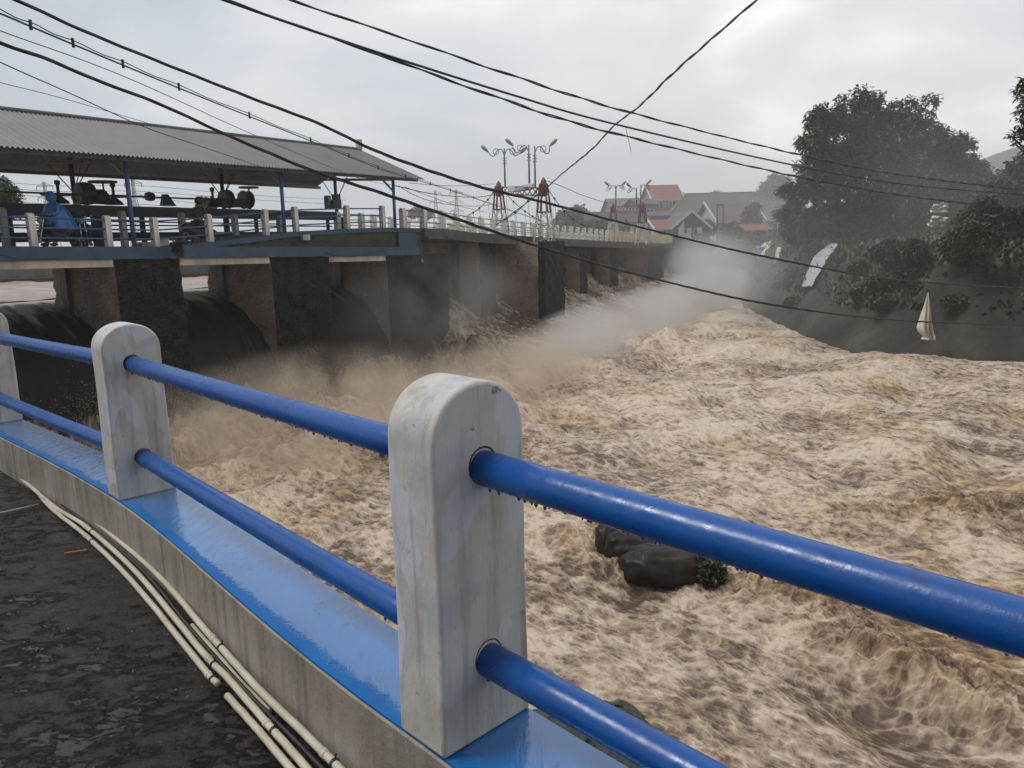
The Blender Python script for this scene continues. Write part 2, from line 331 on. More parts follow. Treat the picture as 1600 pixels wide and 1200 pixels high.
@reg('river_water')
def _(s):
    fo = s.n('ShaderNodeAttribute', attribute_name='foam').outputs['Fac']
    oc = s.n('ShaderNodeAttribute', attribute_name='ochre').outputs['Fac']
    F1 = s.vec((1, 1, .6), rot=(0, 0, .72))
    warp = s.n('ShaderNodeTexNoise', {'Vector': F1, 'Scale': .9, 'Detail': 2.4, 'Roughness': .55}).outputs['Color']
    wv = s.n('ShaderNodeVectorMath', {0: warp}, operation='MULTIPLY_ADD'); wv.inputs[1].default_value = (.42, .42, .2); s.t.links.new(F1, wv.inputs[2])
    W1 = s.vec((.78, 1.2, .5), src=wv.outputs[0])
    e1 = s.n('ShaderNodeTexVoronoi', {'Vector': W1, 'Scale': 5.2, 'Randomness': 1.}, feature='DISTANCE_TO_EDGE').outputs['Distance']
    e2 = s.n('ShaderNodeTexVoronoi', {'Vector': W1, 'Scale': 12.5, 'Randomness': 1.}, feature='DISTANCE_TO_EDGE').outputs['Distance']
    rd = s.n('ShaderNodeTexNoise', {'Vector': W1, 'Scale': 2.4, 'Detail': 9., 'Roughness': .55, 'Distortion': .2}, noise_type='RIDGED_MULTIFRACTAL').outputs['Fac']
    v1 = s.n('ShaderNodeTexVoronoi', {'Vector': W1, 'Scale': 4.2, 'Smoothness': .35}, feature='SMOOTH_F1').outputs['Distance']; v2 = s.n('ShaderNodeTexVoronoi', {'Vector': W1, 'Scale': 9.5, 'Smoothness': .35}, feature='SMOOTH_F1').outputs['Distance']
    n2 = s.noise(W1, .8, 6, .6, .5); n3 = s.noise(s.vec((.8, 1.25, .6), src=F1), 16, 7, .72, 0)
    f1 = s.ramp(e1, [(0., 1.), (.16, .0)], 'EASE'); f2 = s.ramp(e2, [(0., 1.), (.2, .0)], 'EASE')
    L = s.math('MULTIPLY_ADD', rd, .16, -.30)
    L = s.math('MULTIPLY_ADD', v1, .78, L); L = s.math('MULTIPLY_ADD', v2, .55, L)
    e3 = s.n('ShaderNodeTexVoronoi', {'Vector': s.vec((.34, 1.25, .5), src=wv.outputs[0]), 'Scale': 3.6, 'Randomness': 1.}, feature='DISTANCE_TO_EDGE').outputs['Distance']
    L = s.math('MULTIPLY_ADD', s.ramp(e3, [(0., 1.), (.07, 0.)], 'EASE'), .22, L)
    n4 = s.noise(s.vec((.7, 1.3, .3), src=F1), .26, 5, .6, .6); L = s.math('MULTIPLY_ADD', s.math('SUBTRACT', n4, .5), 1.35, L)
    L = s.math('MULTIPLY_ADD', f1, .10, L); L = s.math('MULTIPLY_ADD', f2, .12, L)
    L = s.math('MULTIPLY_ADD', s.math('SUBTRACT', n3, .5), .42, L)
    L = s.math('MULTIPLY_ADD', s.math('SUBTRACT', n2, .5), .65, L)
    L = s.math('MULTIPLY_ADD', s.math('SUBTRACT', fo, .5), .85, L)
    col = s.ramp(L, [(.0, (.095, .062, .044)), (.2, (.18, .128, .092)), (.40, (.315, .24, .178)), (.58, (.43, .335, .245)), (.8, (.575, .48, .375))])
    ochre = s.ramp(s.math('MULTIPLY_ADD', s.math('SUBTRACT', n3, .5), .8, L), [(.05, (.065, .034, .016)), (.36, (.17, .098, .046)), (.66, (.33, .21, .105)), (.95, (.52, .38, .23))])
    col = s.mix(oc, col, ochre)
    h = s.math('ADD', s.math('MULTIPLY', L, 1.0), s.math('MULTIPLY', n3, .25))
    s.bsdf(Base_Color=col, Roughness=s.ramp(L, [(.2, .2), (.7, .5)]), Normal=s.bump(h, 1., .042), Specular_IOR_Level=.4)
@reg('upstream_water')
def _(s):
    v = s.vec((1, 1, 1), rot=(0, 0, .6)); a = s.noise(s.vec((.5, 2.2, 1), rot=(0, 0, .98)), 1.2, 7, .65, .5)
    col = s.ramp(a, [(.35, (.25, .185, .155)), (.6, (.44, .36, .32)), (.75, (.55, .47, .43))])
    s.bsdf(Base_Color=col, Roughness=.35, Normal=s.bump(a, .6, .12))
@reg('bank_earth')
def _(s):
    v = s.vec(); f = s.noise(v, .35, 8, .65); g = s.noise(v, 3, 6, .7)
    col = s.ramp(f, [(.35, (.012, .012, .011)), (.5, (.026, .025, .019)), (.6, (.044, .042, .028)), (.72, (.075, .064, .05))])
    col = s.mix(s.ramp(g, [(.6, 0.), (.8, .6)]), col, (.09, .08, .055))
    s.bsdf(Base_Color=col, Roughness=.85, Normal=s.bump(g, 1., .15))
@reg('far_earth')
def _(s):
    v = s.vec(); f = s.noise(v, .05, 8, .65)
    s.bsdf(Base_Color=s.ramp(f, [(.3, (.04, .05, .03)), (.7, (.09, .09, .06))]), Roughness=.9)
def leafmat(name, a, b, c):
    s = NT(name); r = s.n('ShaderNodeNewGeometry').outputs['Random Per Island']
    f = s.noise(s.vec(), .7, 3, .5)
    col = s.ramp(s.math('MULTIPLY_ADD', r, .45, s.math('MULTIPLY', f, .6)), [(.25, a), (.5, b), (.75, c)])
    s.bsdf(Base_Color=col, Roughness=.55, Specular_IOR_Level=.3); MATS[name] = s.m
leafmat('leaf_dark', (.024, .034, .019), (.045, .060, .03), (.080, .10, .045))
leafmat('leaf_mid', (.028, .040, .020), (.055, .074, .034), (.11, .135, .058))
leafmat('leaf_bright', (.035, .065, .02), (.06, .10, .03), (.10, .15, .05))
leafmat('leaf_grass', (.035, .038, .020), (.055, .06, .028), (.10, .10, .05))
leafmat('leaf_dry', (.05, .045, .035), (.07, .06, .045), (.10, .085, .06))
def M(n): return MATS[n]
# ------------------------------------------------------------------ mesh builder
class MB:
    def __init__(s): s.v = []; s.f = []
    def add(s, vs, fs):
        o = len(s.v); s.v.extend([tuple(p) for p in vs]); s.f.extend([tuple(i + o for i in f) for f in fs]); return s
    def box(s, c, d, rz=0, mat=None):
        cx, cy_, cz = c; hx, hy, hz = d[0] / 2, d[1] / 2, d[2] / 2
        co, si = math.cos(rz), math.sin(rz); vs = []
        for z in (-hz, hz):
            for x, y in ((-hx, -hy), (hx, -hy), (hx, hy), (-hx, hy)):
                vs.append((cx + x * co - y * si, cy_ + x * si + y * co, cz + z))
        s.add(vs, [(3, 2, 1, 0), (4, 5, 6, 7), (0, 1, 5, 4), (1, 2, 6, 5), (2, 3, 7, 6), (3, 0, 4, 7)]); return s
    def bar(s, a, b, w, h=None, up=(0, 0, 1)):
        a, b = Vector(a), Vector(b); h = h or w; d = (b - a).normalized(); up = Vector(up)
        if abs(d.dot(up)) > .98: up = Vector((1, 0, 0))
        x = d.cross(up).normalized(); y = x.cross(d); vs = []
        for p in (a, b):
            for i, j in ((-1, -1), (1, -1), (1, 1), (-1, 1)): vs.append(p + x * w / 2 * i + y * h / 2 * j)
        s.add(vs, [(0, 1, 2, 3), (7, 6, 5, 4), (1, 0, 4, 5), (2, 1, 5, 6), (3, 2, 6, 7), (0, 3, 7, 4)]); return s
    def tube(s, pts, r, n=8, cap=True, close=False):
        pts = [Vector(p) for p in pts]; m = len(pts); rr = r if hasattr(r, '__len__') else [r] * m
        up = Vector((0, 0, 1)); rings = []; prev = None
        for i, p in enumerate(pts):
            a = pts[i - 1] if (i or close) else p; b = pts[(i + 1) % m] if (i < m - 1 or close) else p
            d = (b - a).normalized()
            if prev is None:
                x = d.cross(up if abs(d.z) < .95 else Vector((1, 0, 0))).normalized()
            else:
                x = (prev - d * prev.dot(d)).normalized()
            prev = x; y = d.cross(x)
            rings.append([p + (x * math.cos(t) + y * math.sin(t)) * rr[i] for t in [2 * math.pi * k / n for k in range(n)]])
        vs = [q for rg in rings for q in rg]; fs = []
        for i in range(m if close else m - 1):
            a = i * n; b = ((i + 1) % m) * n
            for k in range(n): fs.append((a + k, a + (k + 1) % n, b + (k + 1) % n, b + k))
        if cap and not close: fs.append(tuple(range(n - 1, -1, -1))); fs.append(tuple((m - 1) * n + k for k in range(n)))
        s.add(vs, fs); return s
    def lathe(s, c, prof, n=16, axis='z', rz=0):
        vs = []; fs = []; c = Vector(c); m = len(prof)
        R = {'z': Matrix.Identity(3), 'x': Matrix.Rotation(math.pi / 2, 3, 'Y'), 'y': Matrix.Rotation(-math.pi / 2, 3, 'X')}[axis]
        R = Matrix.Rotation(rz, 3, 'Z') @ R
        for r, z in prof:
            for k in range(n):
                t = 2 * math.pi * k / n; vs.append(c + R @ Vector((r * math.cos(t), r * math.sin(t), z)))
        for i in range(m - 1):
            for k in range(n): fs.append((i * n + k, i * n + (k + 1) % n, (i + 1) * n + (k + 1) % n, (i + 1) * n + k))
        fs.append(tuple(range(n - 1, -1, -1))); fs.append(tuple((m - 1) * n + k for k in range(n)))
        s.add(vs, fs); return s
    def ball(s, c, r, n=12, sq=(1, 1, 1), jit=0):
        prof = [(max(1e-3, math.sin(math.pi * i / (n // 2 + 2))), -math.cos(math.pi * i / (n // 2 + 2))) for i in range(n // 2 + 3)]
        vs = []; fs = []; m = len(prof)
        for (a, z) in prof:
            for k in range(n):
                t = 2 * math.pi * k / n; j = 1 + random.uniform(-jit, jit)
                vs.append((c[0] + r * sq[0] * a * math.cos(t) * j, c[1] + r * sq[1] * a * math.sin(t) * j, c[2] + r * sq[2] * z * j))
        for i in range(m - 1):
            for k in range(n): fs.append((i * n + k, i * n + (k + 1) % n, (i + 1) * n + (k + 1) % n, (i + 1) * n + k))
        s.add(vs, fs); return s
    def build(s, name, mat, parent=None, smooth=False, origin=None):
        v = np.array(s.v, dtype=float).reshape(-1, 3)
        if parent is not None:
            o = Vector((0, 0, 0)); p = parent
            while p is not None: o += p.location; p = p.parent
            v = v - np.array(o)
            loc = (0, 0, 0)
        else:
            if origin is None: origin = ((v[:, 0].min() + v[:, 0].max()) / 2, (v[:, 1].min() + v[:, 1].max()) / 2, v[:, 2].min())
            v = v - np.array(origin); loc = origin
        me = bpy.data.meshes.new(name); me.from_pydata(v.tolist(), [], s.f); me.update()
        if smooth: me.polygons.foreach_set('use_smooth', [True] * len(me.polygons))
        me.materials.append(M(mat) if isinstance(mat, str) else mat)
        ob = bpy.data.objects.new(name, me); COL.objects.link(ob); ob.location = loc
        if parent is not None: ob.parent = parent
        return ob
def autosmooth(ob, ang=35):
    me = ob.data; me.polygons.foreach_set('use_smooth', [True] * len(me.polygons)); me.set_sharp_from_angle(angle=math.radians(ang)); return ob
def bevel(ob, w=.01, seg=2):
    m = ob.modifiers.new('bevel', 'BEVEL'); m.width = w; m.segments = seg; m.limit_method = 'ANGLE'; m.harden_normals = False; return ob
def tag(o, label, cat, group=None, kind=None):
    if label: o['label'] = label
    if cat: o['category'] = cat
    if group: o['group'] = group
    if kind: o['kind'] = kind
    return o
def thing(name, loc, label, cat, group=None, rz=0):
    o = bpy.data.objects.new(name, None); COL.objects.link(o); o.location = loc; o.rotation_euler = (0, 0, rz); o.empty_display_size = .3
    return tag(o, label, cat, group)
def copy_tree(o, loc=None, rz=None, label=None, parent=None):
    c = o.copy(); COL.objects.link(c)
    if parent is not None: c.parent = parent
    else:
        if loc is not None: c.location = loc
        if rz is not None: c.rotation_euler = (0, 0, rz)
        if label: c['label'] = label
    for ch in list(o.children): copy_tree(ch, parent=c)
    return c
def mesh_np(name, v, quads, mat, attrs=None, uv=None, smooth=True):
    me = bpy.data.meshes.new(name); nv = len(v); nf = len(quads)
    me.vertices.add(nv); me.vertices.foreach_set('co', v.astype(np.float32).ravel())
    me.loops.add(nf * 4); me.loops.foreach_set('vertex_index', quads.astype(np.int32).ravel())
    me.polygons.add(nf); me.polygons.foreach_set('loop_start', np.arange(0, nf * 4, 4, dtype=np.int32))
    try: me.polygons.foreach_set('loop_total', np.full(nf, 4, dtype=np.int32))
    except Exception: pass
    for k, a in (attrs or {}).items():
        at = me.attributes.new(k, 'FLOAT', 'POINT'); at.data.foreach_set('value', a.astype(np.float32).ravel())
    if uv is not None:
        ul = me.uv_layers.new(name='UVMap'); ul.data.foreach_set('uv', uv[quads.ravel()].astype(np.float32).ravel())
    me.update(calc_edges=True); me.validate()
    me.polygons.foreach_set('use_smooth', [smooth] * len(me.polygons))
    me.materials.append(M(mat)); ob = bpy.data.objects.new(name, me); COL.objects.link(ob); return ob
def grid_quads(nr, nc):
    i = np.arange(nr - 1)[:, None] * nc + np.arange(nc - 1)[None, :]
    return np.stack([i, i + 1, i + nc + 1, i + nc], -1).reshape(-1, 4)
def spline(pts, n=12):
    P = [Vector(p) for p in pts]; P = [P[0] * 2 - P[1]] + P + [P[-1] * 2 - P[-2]]; out = []
    for i in range(1, len(P) - 2):
        for k in range(n):
            t = k / n; a, b, c, d = P[i - 1], P[i], P[i + 1], P[i + 2]
            out.append(.5 * ((2 * b) + (c - a) * t + (2 * a - 5 * b + 4 * c - d) * t * t + (3 * b - a - 3 * c + d) * t ** 3))
    out.append(P[-2]); return out
def proj(p):
    c = RW.T @ (np.array(p, float) - [0, 0, EYE]); return 800 + 1200 * c[0] / -c[2], 600 - 1200 * c[1] / -c[2]
def qpx(px, n=0, z=1.5):
    lo, hi = -12., 75.
    for _ in range(50):
        m = (lo + hi) / 2
        if proj(W(m, n, z))[0] < px: lo = m
        else: hi = m
    return lo
# =================================================================== WATER
A1 = np.array([-13.3, 19.5]); C3 = np.array([-2.977, 34.855])
def ncoord(x, y):
    n1 = (x + 13.3) * .83 - (y - 19.5) * .558; q1 = (x + 13.3) * .558 + (y - 19.5) * .83
    n2 = (x + 2.977) * .913 - (y - 34.855) * .408; t2 = (x + 2.977) * .408 + (y - 34.855) * .913
    n = np.maximum(n1, n2); q = np.where(n1 > n2, q1, 18.5 + t2)
    return n, q, n1, n2
def sheet_profile(n):
    return np.interp(n, [-5.5, -4.6, -3, -1.5, 0, 2, 4.5, 7, 9], [-.02, -.05, -.35, -1.3, -2.35, -3.05, -3.55, -3.85, -3.7])
def water():
    v_ = np.concatenate([np.linspace(1900, 1020, 90, endpoint=False), np.linspace(1020, 62, 690)])
    Y = 5.3 * 1200 / v_
    r = np.linspace(-1.05, .98, 1250)
    YY, RR = np.meshgrid(Y, r, indexing='ij'); XX = YY * RR
    x, y = XX.ravel(), YY.ravel()
    n, q, n1, n2 = ncoord(x, y)
    base = sheet_profile(n)
    gate = sstep(19, 17, q) * (n1 > -2)
    base = base * (1 - gate) + (-3.7) * gate
    dist = np.hypot(x, y)
    # tumult zones
    jump = np.exp(-((n - 7.5) / 2.6) ** 2) * (1 - gate * .3)
    gz = sstep(8, 2, n) * sstep(19.8, 17.4, q) * sstep(-.5, .6, n)
    apron = sstep(7.0, 5.0, n) * (1 - gz) * sstep(17, 20, q)
    amp = .10 + .16 * sstep(5, 30, dist) + .20 * jump + .30 * gz
    amp = amp * (1 - .92 * apron) * (1 - .35 * sstep(14, 40, dist) * (1 - jump) * (1 - gz)) * (1 - .62 * sstep(34, 52, dist))
    wx = x + .5 * fbm(x * .5, y * .5, 3); wy = y + .5 * fbm(x * .5 + 40, y * .5 + 11, 3)
    # flow direction roughly downstream/right
    fx, fy = .75, -.66
    al = wx * fx + wy * fy; ac = -wx * fy + wy * fx
    def gs(cx, cy, sx, sy, a):
        c, s_ = math.cos(a), math.sin(a); dx, dy = x - cx, y - cy; u = dx * c + dy * s_; w = -dx * s_ + dy * c
        return np.exp(-(u / sx) ** 2 - (w / sy) ** 2)
    trs = gs(3.95, 7.75, .95, .5, math.radians(-57))
    h = 1.35 * fbm(al * .30, ac * .20, 4, .48) + .32 * ridged(wx * .5, wy * .5, 5, .5) - .15
    h2 = ridged(x * 1.7 + .3 * h, y * 1.7, 4, .6)
    h3 = fbm(x * 7 + h, y * 7, 3, .6)
    z = base + amp * h * 1.35 + (.040 + .06 * gz + .04 * jump) * h2 * (1 - .4 * sstep(16, 34, dist)) * (1 - .85 * apron) * (1 - .8 * trs) + .014 * h3 * (1 - trs)
    # mounds of whitewater thrown up where the falls strike
    mo = np.maximum(0, fbm(x * .55 + 3, y * .55, 4, .6) + .35)
    z += gz * (.55 * mo + .28 * ridged(x * 2.3, y * 2.3, 4, .65)) * sstep(7, 1.5, n)
    z += jump * .22 * (1 - .7 * sstep(34, 52, dist)) * np.maximum(0, ridged(x * .8, y * .8, 4, .6))
    # streaks down the apron
    st = fbm(q * 2.2 + .6 * fbm(q * .4, n * .4, 2), n * .25, 5, .6)
    z += apron * .10 * st
    st2 = ridged(q * .55, n * .12 + 5, 3); z += apron * .16 * st2
    # the standing fold at the lower right: a trough with a breaking crest on its downstream side
    def gs(cx, cy, sx, sy, a):
        c, s_ = math.cos(a), math.sin(a); dx, dy = x - cx, y - cy; u = dx * c + dy * s_; w = -dx * s_ + dy * c
        return np.exp(-(u / sx) ** 2 - (w / sy) ** 2)
    a = math.radians(-57)
    tr = gs(3.95, 7.75, 1.15, .52, a); cst = gs(4.62, 8.15, 1.35, .20, a); cs2 = gs(4.9, 8.35, 1.5, .55, a)
    z += -.26 * tr + cst * (.30 + .14 * h2) + cs2 * (.22 + .14 * h2 + .05 * h3)
    fold = gs(2.6, 9.3, 1.3, .07, math.radians(-30)); z += .09 * fold
    f2 = gs(3.9, 10.4, 1.1, .5, math.radians(-38)); z += f2 * (.25 + .16 * h2 + .04 * h3)
    f3 = gs(8.5, 13.6, 2.8, 1.3, math.radians(-10)); z += f3 * (.22 + .2 * h2)
    f4 = gs(1.0, 12.2, .35, .9, .5); z += f4 * .15; fr = gs(1.75, 12.5, .9, .28, math.radians(-15)); fr2 = gs(1.9, 11.55, .85, .18, math.radians(-12)); z += fr * (.30 + .2 * h2) + fr2 * (.16 + .16 * h2)
    foam = .5 + .28 * fbm(x * .28, y * .28, 4) + .22 * h * .5 + .05 * sstep(12, 30, dist) - .62 * trs - .6 * gs(5.0, 8.45, 1.0, .24, math.radians(-57)) + .1 * jump
    foam += .16 * fbm(x * 1.3, y * 1.3, 3) + .26 * (h2 - .35)
    och = sstep(.12, .62, .52 * fbm(x * .35 + 9, y * .35 + 2, 4, .6) + .30 * h2 + .5 * sstep(4, 7.5, x) * sstep(13.5, 9, y) * sstep(-.4, .6, x - y * .45) )
    och = np.maximum(och * .85, np.clip(gz * 1.25, 0, 1) * (.65 + .3 * h2)); och = np.maximum(och, jump * .25 * (1 + h2))
    och = np.maximum(och, np.clip(gs(5.5, 8.8, 1.6, .6, a) * 1.3 + cst * .8, 0, 1) * .95); och = np.maximum(och, np.clip(f2 * 1.4, 0, 1) * (.7 + .4 * h2)); och = np.maximum(och, f3 * (.7 + .5 * h2)); och = np.maximum(och, fold * .8)
    och = np.maximum(och, f4 * .8); och = np.maximum(och, np.clip(fr + fr2, 0, 1) * .8)
    foam += apron * (.55 * st - .26) - .45 * gz * sstep(9, 3, n)
    fy_ = sstep(.15, .6, ridged(q * .5 + 3, n * .15, 3)) * apron * sstep(1, 4, n)
    och = np.maximum(och * (1 - .6 * apron), fy_ * .55)
    quads = grid_quads(len(Y), len(r))
    cx = x[quads].mean(1); cyy = y[quads].mean(1); nn, qq, m1, m2 = ncoord(cx, cyy)
    keep = np.where(qq < 17.2, nn > .25, nn > -5.5) & (qq > -8) & (qq < 70) & (cyy < 92)
    # nothing under the land on this side of the wing wall
    keep &= ((cx + 4.35) * .73 + (cyy - 6.3) * .68 > -.2)
    quads = quads[keep]; used = np.zeros(len(x), bool); used[quads.ravel()] = True
    idx = np.cumsum(used) - 1; V = np.stack([x, y, z], 1)[used]
    ob = mesh_np('river_water', V, idx[quads], 'river_water', {'foam': np.clip(foam, 0, 1)[used], 'ochre': np.clip(och, 0, 1)[used], 'streak': apron[used]})
    tag(ob, None, None, kind='structure'); return ob
water()
def zwater(x, y):
    n, q, a, b = ncoord(np.array([x]), np.array([y])); return float(sheet_profile(n)[0]) if q[0] > 19 else -3.7
# upstream pool behind the weir
def upstream():
    q = np.linspace(-30, 95, 320); n = -np.concatenate([np.linspace(4.6, 12, 50), np.linspace(12.4, 75, 90)])
    V = []; 
    for a in n:
        for b in q:
            p = W(b, a); V.append((p.x, p.y))
    V = np.array(V); h = fbm(V[:, 0] * .6, V[:, 1] * .6, 4, .6)
    z = -.03 + .07 * h
    ob = mesh_np('upstream_water', np.stack([V[:, 0], V[:, 1], z], 1), grid_quads(len(n), len(q)), 'upstream_water'); tag(ob, None, None, kind='structure')
upstream()
# water plunging over the spillway crest between the three near piers
def spill():
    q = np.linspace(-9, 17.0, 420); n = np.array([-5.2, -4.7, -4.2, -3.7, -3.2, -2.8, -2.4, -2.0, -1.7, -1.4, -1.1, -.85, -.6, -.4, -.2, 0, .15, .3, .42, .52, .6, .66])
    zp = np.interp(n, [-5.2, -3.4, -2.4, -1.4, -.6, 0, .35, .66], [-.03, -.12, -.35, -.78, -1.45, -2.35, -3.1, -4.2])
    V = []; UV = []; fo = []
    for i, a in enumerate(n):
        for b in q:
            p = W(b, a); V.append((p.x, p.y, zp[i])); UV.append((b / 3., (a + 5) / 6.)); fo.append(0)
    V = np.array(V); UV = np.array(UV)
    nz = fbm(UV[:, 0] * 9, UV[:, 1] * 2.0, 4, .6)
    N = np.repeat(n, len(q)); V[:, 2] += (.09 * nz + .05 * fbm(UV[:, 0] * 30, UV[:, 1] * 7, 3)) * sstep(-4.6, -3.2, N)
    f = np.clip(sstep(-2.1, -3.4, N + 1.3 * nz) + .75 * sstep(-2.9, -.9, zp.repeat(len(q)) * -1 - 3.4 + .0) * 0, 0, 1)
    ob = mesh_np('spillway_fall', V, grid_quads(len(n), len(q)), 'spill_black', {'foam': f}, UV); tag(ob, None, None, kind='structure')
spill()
bed = MB().add([(-400, -60, -6), (400, -60, -6), (400, 900, -6), (-400, 900, -6)], [(0, 1, 2, 3)]).build('riverbed', 'far_earth'); tag(bed, None, None, kind='structure')

# =================================================================== WEIR BRIDGE
def rough_block(pl, z0, z1, step=.35, amp=.03, seed=0, batter=0):
    """walls and top of a block over plan polygon pl (counter-clockwise), surfaces roughened"""
    vs = []; fs = []; mats = []
    nz = max(2, int((z1 - z0) / step) + 1); zs = np.linspace(z0, z1, nz)
    loop = []
    for i in range(len(pl)):
        a, b = Vector(pl[i][:2]), Vector(pl[(i + 1) % len(pl)][:2]); m = max(1, int((b - a).length / step))
        for k in range(m): loop.append((a + (b - a) * k / m, i))
    L = len(loop); P = np.array([[p.x, p.y] for p, _ in loop]); c = P.mean(0)
    for zi, z in enumerate(zs):
        d = P - c; d /= np.linalg.norm(d, axis=1)[:, None]
        a = amp * fbm(P[:, 0] * 2.1 + z * 1.7 + seed, P[:, 1] * 2.1 + z * 2.3 - seed, 3, .6)
        Q = P + d * a[:, None]
        vs += [(x, y, z) for x, y in Q]
    for zi in range(nz - 1):
        for k in range(L):
            fs.append((zi * L + k, zi * L + (k + 1) % L, (zi + 1) * L + (k + 1) % L, (zi + 1) * L + k)); mats.append(loop[k][1])
    fs.append(tuple((nz - 1) * L + k for k in range(L))); mats.append(-1)
    return vs, fs, mats
bridge = thing('weir_bridge', W(16, -2.5, -4.4), 'long concrete weir bridge on dark stone piers with muddy water pouring through its openings', 'bridge')
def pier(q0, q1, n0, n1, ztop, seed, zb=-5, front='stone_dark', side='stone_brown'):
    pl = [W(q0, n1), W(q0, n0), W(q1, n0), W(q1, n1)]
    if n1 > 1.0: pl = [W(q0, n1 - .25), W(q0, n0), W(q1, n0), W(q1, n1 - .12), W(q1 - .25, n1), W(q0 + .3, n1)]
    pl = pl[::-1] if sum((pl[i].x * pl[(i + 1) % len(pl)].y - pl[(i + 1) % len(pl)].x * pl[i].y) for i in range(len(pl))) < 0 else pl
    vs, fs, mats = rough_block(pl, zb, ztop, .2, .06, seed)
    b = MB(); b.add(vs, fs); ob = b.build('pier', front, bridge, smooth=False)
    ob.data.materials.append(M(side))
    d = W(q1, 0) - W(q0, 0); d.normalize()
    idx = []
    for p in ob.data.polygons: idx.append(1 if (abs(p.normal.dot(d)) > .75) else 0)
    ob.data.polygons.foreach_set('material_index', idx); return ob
pq = [qpx(170), qpx(279, .2), qpx(415), qpx(513, .2), qpx(597), qpx(698, .2)]
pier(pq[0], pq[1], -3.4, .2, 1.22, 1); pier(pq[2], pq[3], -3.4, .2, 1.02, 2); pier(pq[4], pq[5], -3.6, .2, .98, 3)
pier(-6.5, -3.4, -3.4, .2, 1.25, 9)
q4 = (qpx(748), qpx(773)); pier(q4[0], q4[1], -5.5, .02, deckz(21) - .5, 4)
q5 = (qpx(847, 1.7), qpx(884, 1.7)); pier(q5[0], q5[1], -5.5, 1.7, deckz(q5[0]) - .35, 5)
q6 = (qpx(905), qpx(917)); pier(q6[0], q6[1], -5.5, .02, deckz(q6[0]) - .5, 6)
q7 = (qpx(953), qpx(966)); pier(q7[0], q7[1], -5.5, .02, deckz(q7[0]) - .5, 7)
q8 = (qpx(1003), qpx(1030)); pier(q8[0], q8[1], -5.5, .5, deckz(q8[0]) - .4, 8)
for q_, n_, zt_ in ((pq[0], -2.5, 1.05), (pq[2], -2.5, .95), (pq[4], -2.5, .9), (q4[0], -1.3, 1.3), (q6[0], -1.3, 1.0), (q7[0], -1.3, .8), (q5[0], -1.6, 1.0)):
    b = MB(); b.bar(W(q_ - .06, n_, -3.2), W(q_ - .06, n_, zt_), .16, .34, up=(.83, -.56, 0)); b.build('gate_guide', 'steel_dark', bridge)
def strip(pts_lo, pts_hi, mb):   # vertical band between two 3d polylines, given thickness later
    pass
def sweep(mb, qs, n0, n1, zlo, zhi):
    """box-section band along the weir line"""
    vs = []; fs = []
    for q in qs:
        for n, z in ((n0, zlo(q)), (n1, zlo(q)), (n1, zhi(q)), (n0, zhi(q))): vs.append(W(q, n, z))
    for i in range(len(qs) - 1):
        a, b = i * 4, i * 4 + 4
        for k in range(4): fs.append((a + k, a + (k + 1) % 4, b + (k + 1) % 4, b + k))
    fs.append((3, 2, 1, 0)); m = (len(qs) - 1) * 4; fs.append((m, m + 1, m + 2, m + 3)); mb.add(vs, fs)
ql = list(np.linspace(-10, 17.2, 18))
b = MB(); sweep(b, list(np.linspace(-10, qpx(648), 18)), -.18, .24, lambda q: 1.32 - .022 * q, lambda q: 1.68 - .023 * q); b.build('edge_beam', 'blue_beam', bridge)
for a, c in ((-3.4, pq[0]), (pq[1], pq[2]), (pq[3], pq[4])):
    b = MB(); sweep(b, [a + .02, (a + c) / 2, c - .02], -.5, .17, lambda q: 1.10 - .021 * q, lambda q: 1.315 - .022 * q); b.build('lintel', 'cream_concrete', bridge)
b = MB(); sweep(b, ql, -4.6, -.19, lambda q: 1.2 - .02 * q, lambda q: 1.56 - .023 * q); b.build('deck_slab', 'deck_concrete', bridge)
qr = list(np.linspace(5, 17.2, 12))
b = MB(); sweep(b, qr, -.30, -.02, lambda q: deckz(q) - .17, lambda q: deckz(q)); b.build('ramp_kerb', 'blue_beam', bridge)
b = MB(); sweep(b, list(np.linspace(7.6, 17.2, 9)), -.28, -.08, lambda q: 1.65 - .023 * q, lambda q: max(deckz(q) - .175, 1.66 - .023 * q)); b.build('stone_infill', 'mossy_stone', bridge)
b = MB(); sweep(b, list(np.linspace(6.5, 17.2, 9)), -3.0, -.31, lambda q: deckz(q) - .4, lambda q: deckz(q) - .03); b.build('ramp_slab', 'deck_concrete', bridge)
b = MB(); sweep(b, list(np.linspace(qpx(622), qpx(650), 3)), -.07, .05, lambda q: 1.66 - .023 * q, lambda q: deckz(q) - .19); b.build('blue_panel', 'blue_beam', bridge)
q2 = list(np.linspace(17.25, 70, 40))
b = MB(); sweep(b, q2, -4.2, -.12, lambda q: deckz(q) - .45, lambda q: deckz(q) - .02); b.build('far_deck_slab', 'deck_concrete', bridge)
simple('edge_grey', (.09, .10, .115), (.055, .06, .07), 1.3, .6, dirt=(.03, .03, .03))
b = MB(); sweep(b, q2, -.11, .10, lambda q: deckz(q) - .36, lambda q: deckz(q)); b.build('far_edge_beam', 'edge_grey', bridge)
b = MB(); sweep(b, q2, .10, .28, lambda q: deckz(q) - .46, lambda q: deckz(q) - .365); b.build('far_ledge', 'deck_concrete', bridge)
b = MB(); sweep(b, list(np.linspace(qpx(1050), 71, 8)), -5, .1, lambda q: -4.5, lambda q: deckz(q) - .47); b.build('end_wall', 'stone_dark', bridge)
# white gauge board and small lamp box fixed to the piers
b = MB(); p = W(pq[5] + .03, -.25, 0); pa = aty(698, 415, p.y); pb_ = aty(698, 435, p.y)
b.bar((p.x, p.y, pb_.z), (p.x, p.y, pa.z), .05, .22, up=(.83, -.56, 0)); g_ = b.build('gauge_board', 'fascia_white', bridge)
